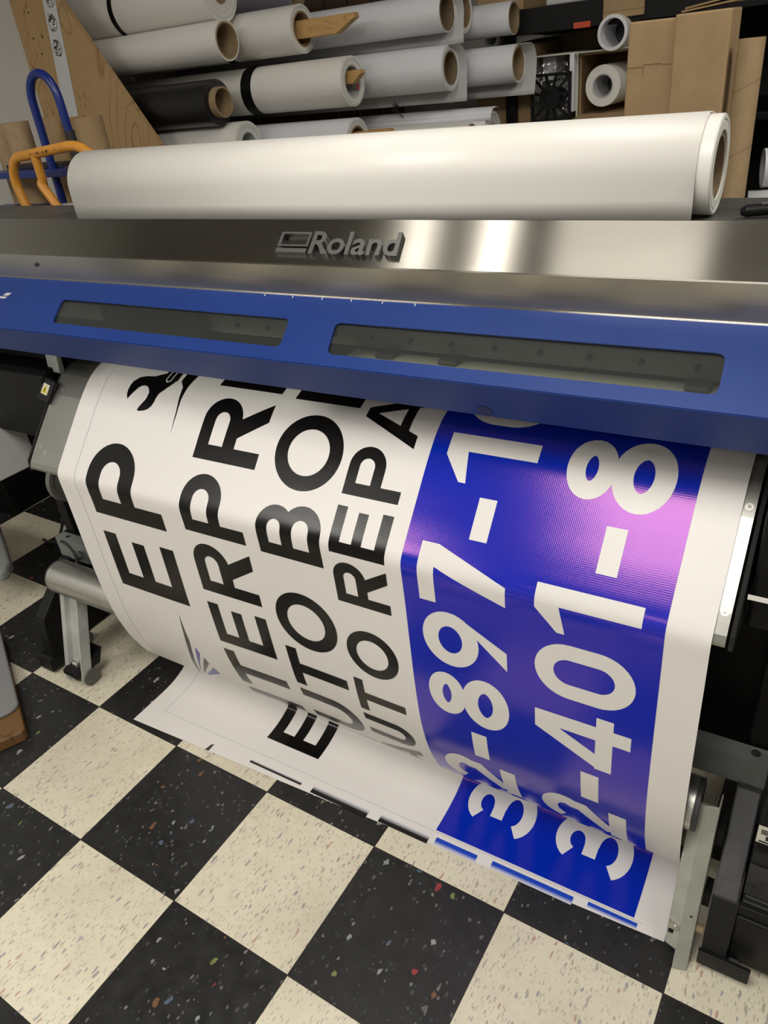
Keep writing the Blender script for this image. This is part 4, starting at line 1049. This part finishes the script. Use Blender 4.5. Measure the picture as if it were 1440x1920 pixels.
# blue cart with loop handle
bc = empty('platform_cart', (-.62, .85, 0)); tag(bc, 'blue cart with tall loop handle and shelf, in front of the cardboard tubes', 'cart')
def loop(pts_, r, n_=14): return MB().tube(pts_, r, n_)
lp = [(-.634, .85, .15), (-.634, .85, 1.30), (-.634, .85, 1.44)] + [(-.5735 - .0605 * math.cos(math.radians(a_)), .85, 1.44 + .074 * math.sin(math.radians(a_))) for a_ in range(10, 180, 12)] + [(-.512, .85, 1.43), (-.508, .85, 1.30), (-.508, .85, .15)]
lp = [Vector((p[0] + (1.44 - p[2]) * .0, p[1], p[2])) for p in lp]
loop(lp, .0125).build('handle', TRUCKB, bc, smooth=True)
MB().cyl((-.508, .85, 1.362), (-.508, .85, 1.20), .0150, 16).build('grip', RUBBER, bc, smooth=True)
MB().box(-1.0, -.49, .80, .865, 1.243, 1.262).build('shelf', TRUCKB, bc, bevel=.003)
MB().box(-.88, -.60, .86, .90, 1.262, 1.276).build('shelf_bar', RUBBER, bc, bevel=.002)
MB().box(-.92, -.36, .765, .84, 1.150, 1.162).build('lower_shelf', TRUCKB, bc, bevel=.003)
for x in (-.98, -.52):
    MB().box(x, x + .02, .81, .83, .10, 1.245).build('post', TRUCKB, bc, bevel=.002)
for x, y in ((-.95, .80), (-.95, .845), (-.40, .80), (-.40, .845)): caster(x, y, .05, bc, nm='wheel')
MB().box(-.98, -.36, .765, .86, .10, .125).build('base_deck', TRUCKB, bc, bevel=.003)
sh_ = MB().box(-.60, -.37, .770, .83, 1.1625, 1.1645).build('notice_sheet', TAPE); tag(sh_, 'white paper sheet with blue handwriting lying beside the orange handle', 'paper sheet')
q = MB(); random.seed(5)
for i in range(9):
    x_ = -.47 + i * .011; q.tube([(x_, .79, 1.165), (x_ + .004, .80, 1.165), (x_ + .002, .812, 1.165), (x_ + .008, .795 + .01 * (i % 3), 1.165)], .0009, 6)
q.build('handwriting', TEXTB, sh_)

# orange-yellow cart handle
yc = empty('hand_truck', (-.45, .68, 0)); tag(yc, 'orange-yellow tubular hand truck handle with scuffs beside the printer roll', 'hand truck')
def smooth_path(P, r=.045, n_=7):
    P = [Vector(p) for p in P]; out = [P[0]]
    for i in range(1, len(P) - 1):
        a_, b_, c_ = P[i-1], P[i], P[i+1]; d1 = (a_ - b_); d2 = (c_ - b_); k = min(r, d1.length * .48, d2.length * .48); p0 = b_ + d1.normalized() * k; p1 = b_ + d2.normalized() * k
        for j in range(n_ + 1):
            t = j / n_; out.append(p0 * (1 - t) ** 2 + b_ * 2 * t * (1 - t) + p1 * t * t)
    return out + [P[-1]]
yp = smooth_path([(-.60, .70, .15), (-.60, .70, 1.15), (-.628, .70, 1.255), (-.595, .70, 1.312), (-.30, .70, 1.336), (-.225, .70, 1.29), (-.225, .70, .15)], .06)
MB().tube(yp, .0135, 16).build('outer_frame', YELLOW, yc, smooth=True)
yp2 = smooth_path([(-.495, .70, 1.318), (-.495, .70, 1.25), (-.500, .695, 1.24), (-.43, .69, 1.15), (-.40, .70, .9), (-.40, .70, .12)], .035)
MB().tube(yp2, .0130, 16).build('inner_brace', YELLOW, yc, smooth=True)
q = MB(); random.seed(9)
for i in range(16):
    x_ = -.50 + random.uniform(0, .13); k = (x_ + .595) / .295
    q.box(x_, x_ + random.uniform(.003, .010), .6858, .6868, 1.3125 + .024 * k - .002 + random.uniform(-.003, .003), 1.3125 + .024 * k + random.uniform(-.001, .003))
q.build('scuff', mat('scuff_brown', (.20, .09, .02), .6), yc)
MB().box(-.61, -.215, .69, .75, .10, .12).build('toe_plate', YELLOW, yc, bevel=.003)
for x in (-.58, -.245): caster(x, .72, .06, yc, nm='wheel')

# ------------------------------------------------------------------ right background: roll boxes, tube, shelf
def carton(name, lbl, x0, x1, y0, y1, z0, z1, tilt=0.0, cat='cardboard box', m=CARD, seam=None, flap=False):
    t = empty(name, ((x0 + x1) / 2, (y0 + y1) / 2, z0)); tag(t, lbl, cat)
    T = Matrix.Translation(((x0 + x1) / 2, y0, z0)) @ Matrix.Rotation(tilt, 4, 'Y') @ Matrix.Translation((-(x0 + x1) / 2, -y0, -z0))
    MB().box(x0, x1, y0, y1, z0, z1, T).build('carton_body', m, t, bevel=.004)
    if flap:
        MB().prism([(x0 + .01, z1 + .002), (x1 + .002, z1 + .012), (x1 + .002, z1 + .016), (x0 + .01, z1 + .006)], 'y', y0 + .012, y1, T).build('top_flap', CARDD, t)
        MB().prism([(x0 + .014, z1 + .008), (x1 + .006, z1 + .022), (x1 + .006, z1 + .026), (x0 + .014, z1 + .012)], 'y', y0 + .03, y1 + .005, T).build('top_flap', CARDD, t)
    if seam:
        q = MB()
        for a_ in seam: q.box(a_[0], a_[1], y0 - .0012, y0, a_[2], a_[3], T)
        q.build('fold_crease', CARDD, t)
    return t
carton('roll_box', 'tall cardboard roll box with a crease across it, left of the two standing boxes', .958, 1.076, 1.40, 1.52, 0, 1.460, seam=[(.960, 1.00, 1.362, 1.3635), (1.00, 1.045, 1.367, 1.3685), (1.045, 1.075, 1.364, 1.3655), (1.00, 1.001, 1.34, 1.367)], tilt=.012)
carton('roll_box', 'tall cardboard roll box with open top flaps, beside the spiral tube', 1.086, 1.212, 1.392, 1.525, 0, 1.465, flap=True)
upright_tube('tall spiral-wound cardboard tube leaning beside the roll boxes', 1.258, 1.42, .0295, 1.400, TUBEM)

# black shelving
sv = empty('storage_shelf', (1.2, 2.7, 0)); tag(sv, 'black metal shelving unit holding boxes and rolls behind the printer', 'shelf')
MB().box(.20, 2.6, 2.40, 3.05, 1.462, 1.545).build('shelf_board', BLACKP, sv, bevel=.004)
MB().box(.20, 2.6, 2.42, 3.05, 1.120, 1.148).build('shelf_board', BLACKP, sv, bevel=.004)
MB().box(.20, 2.6, 2.42, 3.05, .70, .73).build('shelf_board', BLACKP, sv, bevel=.004)
MB().box(.0, 2.6, 3.05, 3.07, .02, 2.4).build('back_panel', BLACKP, sv)
for x in (.205, 1.40, 2.56):
    for y in (2.44, 3.0): MB().box(x, x + .04, y, y + .04, 0, 1.9).build('post', BLACKP, sv)
for x in (.27, .33, .50, .58): MB().box(x, x + .004, 2.425, 2.43, 1.0, 1.12).build('wire_hook', ALU, sv)
q = MB().box(.498, .56, 2.392, 2.40, 1.463, 1.482).build('shelf_tag', ORANGE, sv)

carton('parts_box', 'closed cardboard box behind the slim rolls, on the middle shelf', .06, .312, 2.47, 2.8, 1.150, 1.430, seam=[(.06, .312, 1.215, 1.217)])
carton('parts_box', 'dark cardboard box lying further back above the open boxes', .28, .76, 2.83, 3.02, 1.150, 1.458)
o = MB().box(.607, .752, 2.385, 2.40, 1.480, 1.60).build('hanging_card', CARD, bevel=.003); tag(o, 'flat piece of cardboard hanging over the upper shelf edge', 'cardboard piece')
MB().box(.607, .752, 2.3842, 2.385, 1.500, 1.502).build('fold_crease', CARDD, o)
carton('small_box', 'cardboard box end on the upper shelf at the top edge of the photo', .10, .29, 2.42, 2.7, 1.5455, 1.70)
def open_box(lbl, x0, x1, z0, z1, y0, y1, m, mi, flaps=True):
    t = empty('open_box', ((x0 + x1) / 2, y0, z0)); tag(t, lbl, 'open box')
    w_ = .005; q = MB().box(x0, x0 + w_, y0, y1, z0, z1).box(x1 - w_, x1, y0, y1, z0, z1).box(x0, x1, y0, y1, z0, z0 + w_).box(x0, x1, y0, y1, z1 - w_, z1).box(x0, x1, y1 - w_, y1, z0, z1)
    q.build('carton_body', m, t)
    if flaps:
        MB().prism([(y0, z0), (y0 - .075, z0 - .012), (y0 - .075, z0 - .008), (y0, z0 + .004)], 'x', x0 - .004, x1).build('bottom_flap', m, t)
        MB().prism([(y0, z1), (y0 - .05, z1 + .006), (y0 - .05, z1 + .010), (y0, z1 + .004)], 'x', x0, x1).build('top_flap', mi, t)
    return t
ob1 = open_box('open white-edged box on the shelf with a black spoked flange in it', .312, .503, 1.150, 1.388, 2.44, 2.78, LABEL, LABEL, False)
MB().box(.340, .395, 2.50, 2.60, 1.30, 1.38).build('side_flap', MEDIAB, ob1)
MB().box(.480, .498, 2.41, 2.44, 1.19, 1.385).build('side_flap', MEDIAB, ob1)
open_box('open brown box on the shelf with a white roll in it', .508, .80, 1.168, 1.378, 2.45, 2.80, CARD, LABEL)
roll('white roll with grey core lying end-on in the open brown box', .0, 0, 0, .05, .03) if False else None
def endon(lbl, x, z, r, cr, y0, y1, m=MEDIA, cm=MEDIAG, tilt=0.0, sp=1):
    t = empty('media_roll', (x, (y0 + y1) / 2, z - r)); tag(t, lbl, 'roll of vinyl')
    p, q_ = Vector((x, y0, z)), Vector((x + tilt, y1, z))
    MB().ring(p, q_, r, cr + .005, 48).build('media', m, t, smooth=True)
    MB().ring(p - Vector((0, .001, 0)), q_, cr + .0055, cr, 36).build('core', cm, t, smooth=True)
    MB().cyl(p + (q_ - p) * .35, p + (q_ - p) * .36, cr, 24).build('core_plug', GREYM, t)
    return t
endon('white roll with grey core lying end-on in the open brown box', .604, 1.268, .070, .037, 2.43, 2.78, tilt=.05)
endon('loosely rolled white sheet lying on top of the open brown box', .652, 1.437, .056, .045, 2.36, 2.75, cm=MEDIAB, tilt=.04)
# spoked flange
fg = empty('spoked_flange', (.412, 2.40, 1.165)); tag(fg, 'black square plastic flange with twelve spokes around a hub in the open box', 'plastic flange')
q = MB(); x0, x1, z0, z1, ya, yb = .328, .490, 1.158, 1.328, 2.395, 2.412
bw = .010
q.box(x0, x1, ya, yb, z0, z0 + bw).box(x0, x1, ya, yb, z1 - bw, z1).box(x0, x0 + bw, ya, yb, z0, z1).box(x1 - bw, x1, ya, yb, z0, z1); q.build('rim', BLACKP, fg, bevel=.003)
cxx, czz = (x0 + x1) / 2, (z0 + z1) / 2
for i in range(12):
    a_ = 2 * PI * i / 12 + .26; L_ = min((x1 - x0) / 2 / max(abs(math.cos(a_)), 1e-3), (z1 - z0) / 2 / max(abs(math.sin(a_)), 1e-3)) - .004
    T = Matrix.Translation((cxx, 0, czz)) @ Matrix.Rotation(-a_, 4, 'Y'); MB().box(.035, L_, ya + .002, yb - .002, -.0038, .0038, T).build('spoke', BLACKP, fg)
q = MB().ring((cxx, ya - .006, czz), (cxx, yb, czz), .042, .024, 36).cyl((cxx, ya - .002, czz), (cxx, yb, czz), .0245, 24); q.build('hub', BLACKP, fg, smooth=True)
# clear film bunched behind the flange
me = bpy.data.meshes.new('plastic_wrap'); random.seed(4); vs = []; fs = []
nu, nv = 22, 22
for j in range(nv):
    for i in range(nu):
        x_ = .322 + .15 * i / (nu - 1); z_ = 1.175 + .185 * j / (nv - 1)
        vs.append((x_ + random.uniform(-.004, .004), 2.435 + random.uniform(-.012, .012) - .025 * (j / nv) ** 3, z_ + random.uniform(-.006, .006)))
for j in range(nv - 1):
    for i in range(nu - 1): k = j * nu + i; fs.append((k, k + 1, k + nu + 1, k + nu))
me.from_pydata(vs, [], fs); me.materials.append(FILM); fo = bpy.data.objects.new('plastic_wrap', me); COL.objects.link(fo)
tag(fo, 'crumpled clear plastic wrap behind the black spoked flange', 'plastic wrap')
ed = endon('white roll bundled in the plastic wrap behind the black flange', .425, 1.24, .058, .036, 2.46, 2.75, m=MEDIAG)
# sheets on the upper shelf and rolls lying at the left of it
t_ = endon('flattened white roll end resting on the closed box behind the slim rolls', .150, 1.463, .030, .020, 2.44, 2.75, cm=MEDIAB)
o = MB().prism([(.22, 1.435), (.36, 1.452), (.355, 1.456), (.23, 1.470)], 'y', 2.46, 2.80).build('paper_sheet', MEDIA); tag(o, 'crumpled white sheet on the closed box beside the flattened roll', 'paper sheet')
o = MB().box(.38, .55, 2.42, 2.62, 1.546, 1.60).build('clear_bin', MEDIAG, bevel=.006); tag(o, 'pale plastic bin on the upper shelf at the top edge of the photo', 'plastic bin')
# rolls at the right edge behind the tube
for lbl, x0, z, r, y in (('white roll end with black open core at the right edge, level with the printer deck', 1.292, 1.082, .050, 1.75),
                         ('dark-cored white roll at the right edge, halfway up the spiral tube', 1.295, 1.225, .045, 1.86),
                         ('slim pale roll at the right edge behind the top of the spiral tube', 1.262, 1.335, .035, 1.95)):
    t = empty('media_roll', (x0 + .3, y, z - r)); tag(t, lbl, 'roll of vinyl')
    MB().ring((x0, y - .10, z), (x0 + .75, y + .10, z + .02), r, r - .006, 40).build('media', MEDIAB, t, smooth=True)
    MB().cyl((x0 + .05, y - .08, z + .006), (x0 + .06, y - .077, z + .008), r - .0065, 24).build('core_plug', BLACKP, t)
t = empty('media_roll', (1.6, 1.72, .92)); tag(t, 'fat grey-white roll lying at the right edge just above the printer deck', 'roll of vinyl')
MB().ring((1.268, 1.62, .976), (1.95, 1.74, .976), .054, .03, 48).build('media', MEDIAG, t, smooth=True)
MB().ring((1.2675, 1.62, .976), (1.951, 1.74, .976), .0305, .026, 36).build('core', CORE, t, smooth=True)
t = empty('storage_rack', (1.8, 1.8, 0)); tag(t, 'black rack holding the rolls at the right edge', 'rack')
for z in (.920, 1.175, 1.295): MB().box(1.30, 2.5, 1.70, 2.15, z - .012, z).build('shelf_board', BLACKP, t)
for x in (1.31, 2.46): 
    for y in (1.71, 2.10): MB().box(x, x + .03, y, y + .03, 0, 1.6).build('post', BLACKP, t)
MB().box(1.30, 2.5, 2.15, 2.17, .05, 1.7).build('back_panel', BLACKP, t)

# ------------------------------------------------------------------ foreground, left edge of the frame
wb = empty('wooden_block', (-.22, -.17, 0)); tag(wb, 'wooden board end with a grey plate on top, on the floor at left edge', 'wooden board')
T = Matrix.Translation((-.112, -.222, 0)) @ Matrix.Rotation(math.radians(-28), 4, 'Z')
MB().prism([(-.50, -.055), (-.012, -.055), (0, -.043), (0, .052), (-.012, .062), (-.50, .062)], 'z', .0, .034, T).build('board', wood_mat('brown_board', (.17, .085, .03), (.09, .045, .015), 6, (1, 3, 1), .5), wb, bevel=.004)
MB().prism([(-.50, -.03)] + arc(-.115, .018, .03, .045, -90, 90, 10) + [(-.50, .063)], 'z', .0342, .046, T).build('cover_plate', mat('grey_plate', (.22, .22, .22), .45), wb, bevel=.005)
cq = MB().box(-.30, -.075, -.0562, -.0555, .006, .032, T); cq.build('white_label', MEDIA, wb)
gc = empty('low_stool', (-.85, .25, 0)); tag(gc, 'low grey round-edged stool at the left edge of the photo, behind the take-up roller', 'stool')
MB().prism([(-1.2, .14), (-.60, .14), (-.548, .150), (-.545, .175), (-.575, .210), (-.69, .272), (-.84, .350), (-1.2, .36)], 'z', .165, .205).build('seat', mat('mid_grey_plastic', (.24, .25, .24), .45, noise=.1), gc, bevel=.012, seg=4)
MB().cyl((-1.10, .25, .02), (-1.10, .25, .166), .05, 24).build('pedestal', GREYM, gc, smooth=True)
MB().cyl((-1.10, .25, .0), (-1.10, .25, .02), .11, 32).build('base_plate', GREYM, gc, smooth=True)

bx = MB().box(-1.485, -1.205, .60, 1.15, .0, .76).build('low_cabinet', BLACKP, bevel=.006); tag(bx, 'black low cabinet standing on the floor against the white wall at far left', 'cabinet')
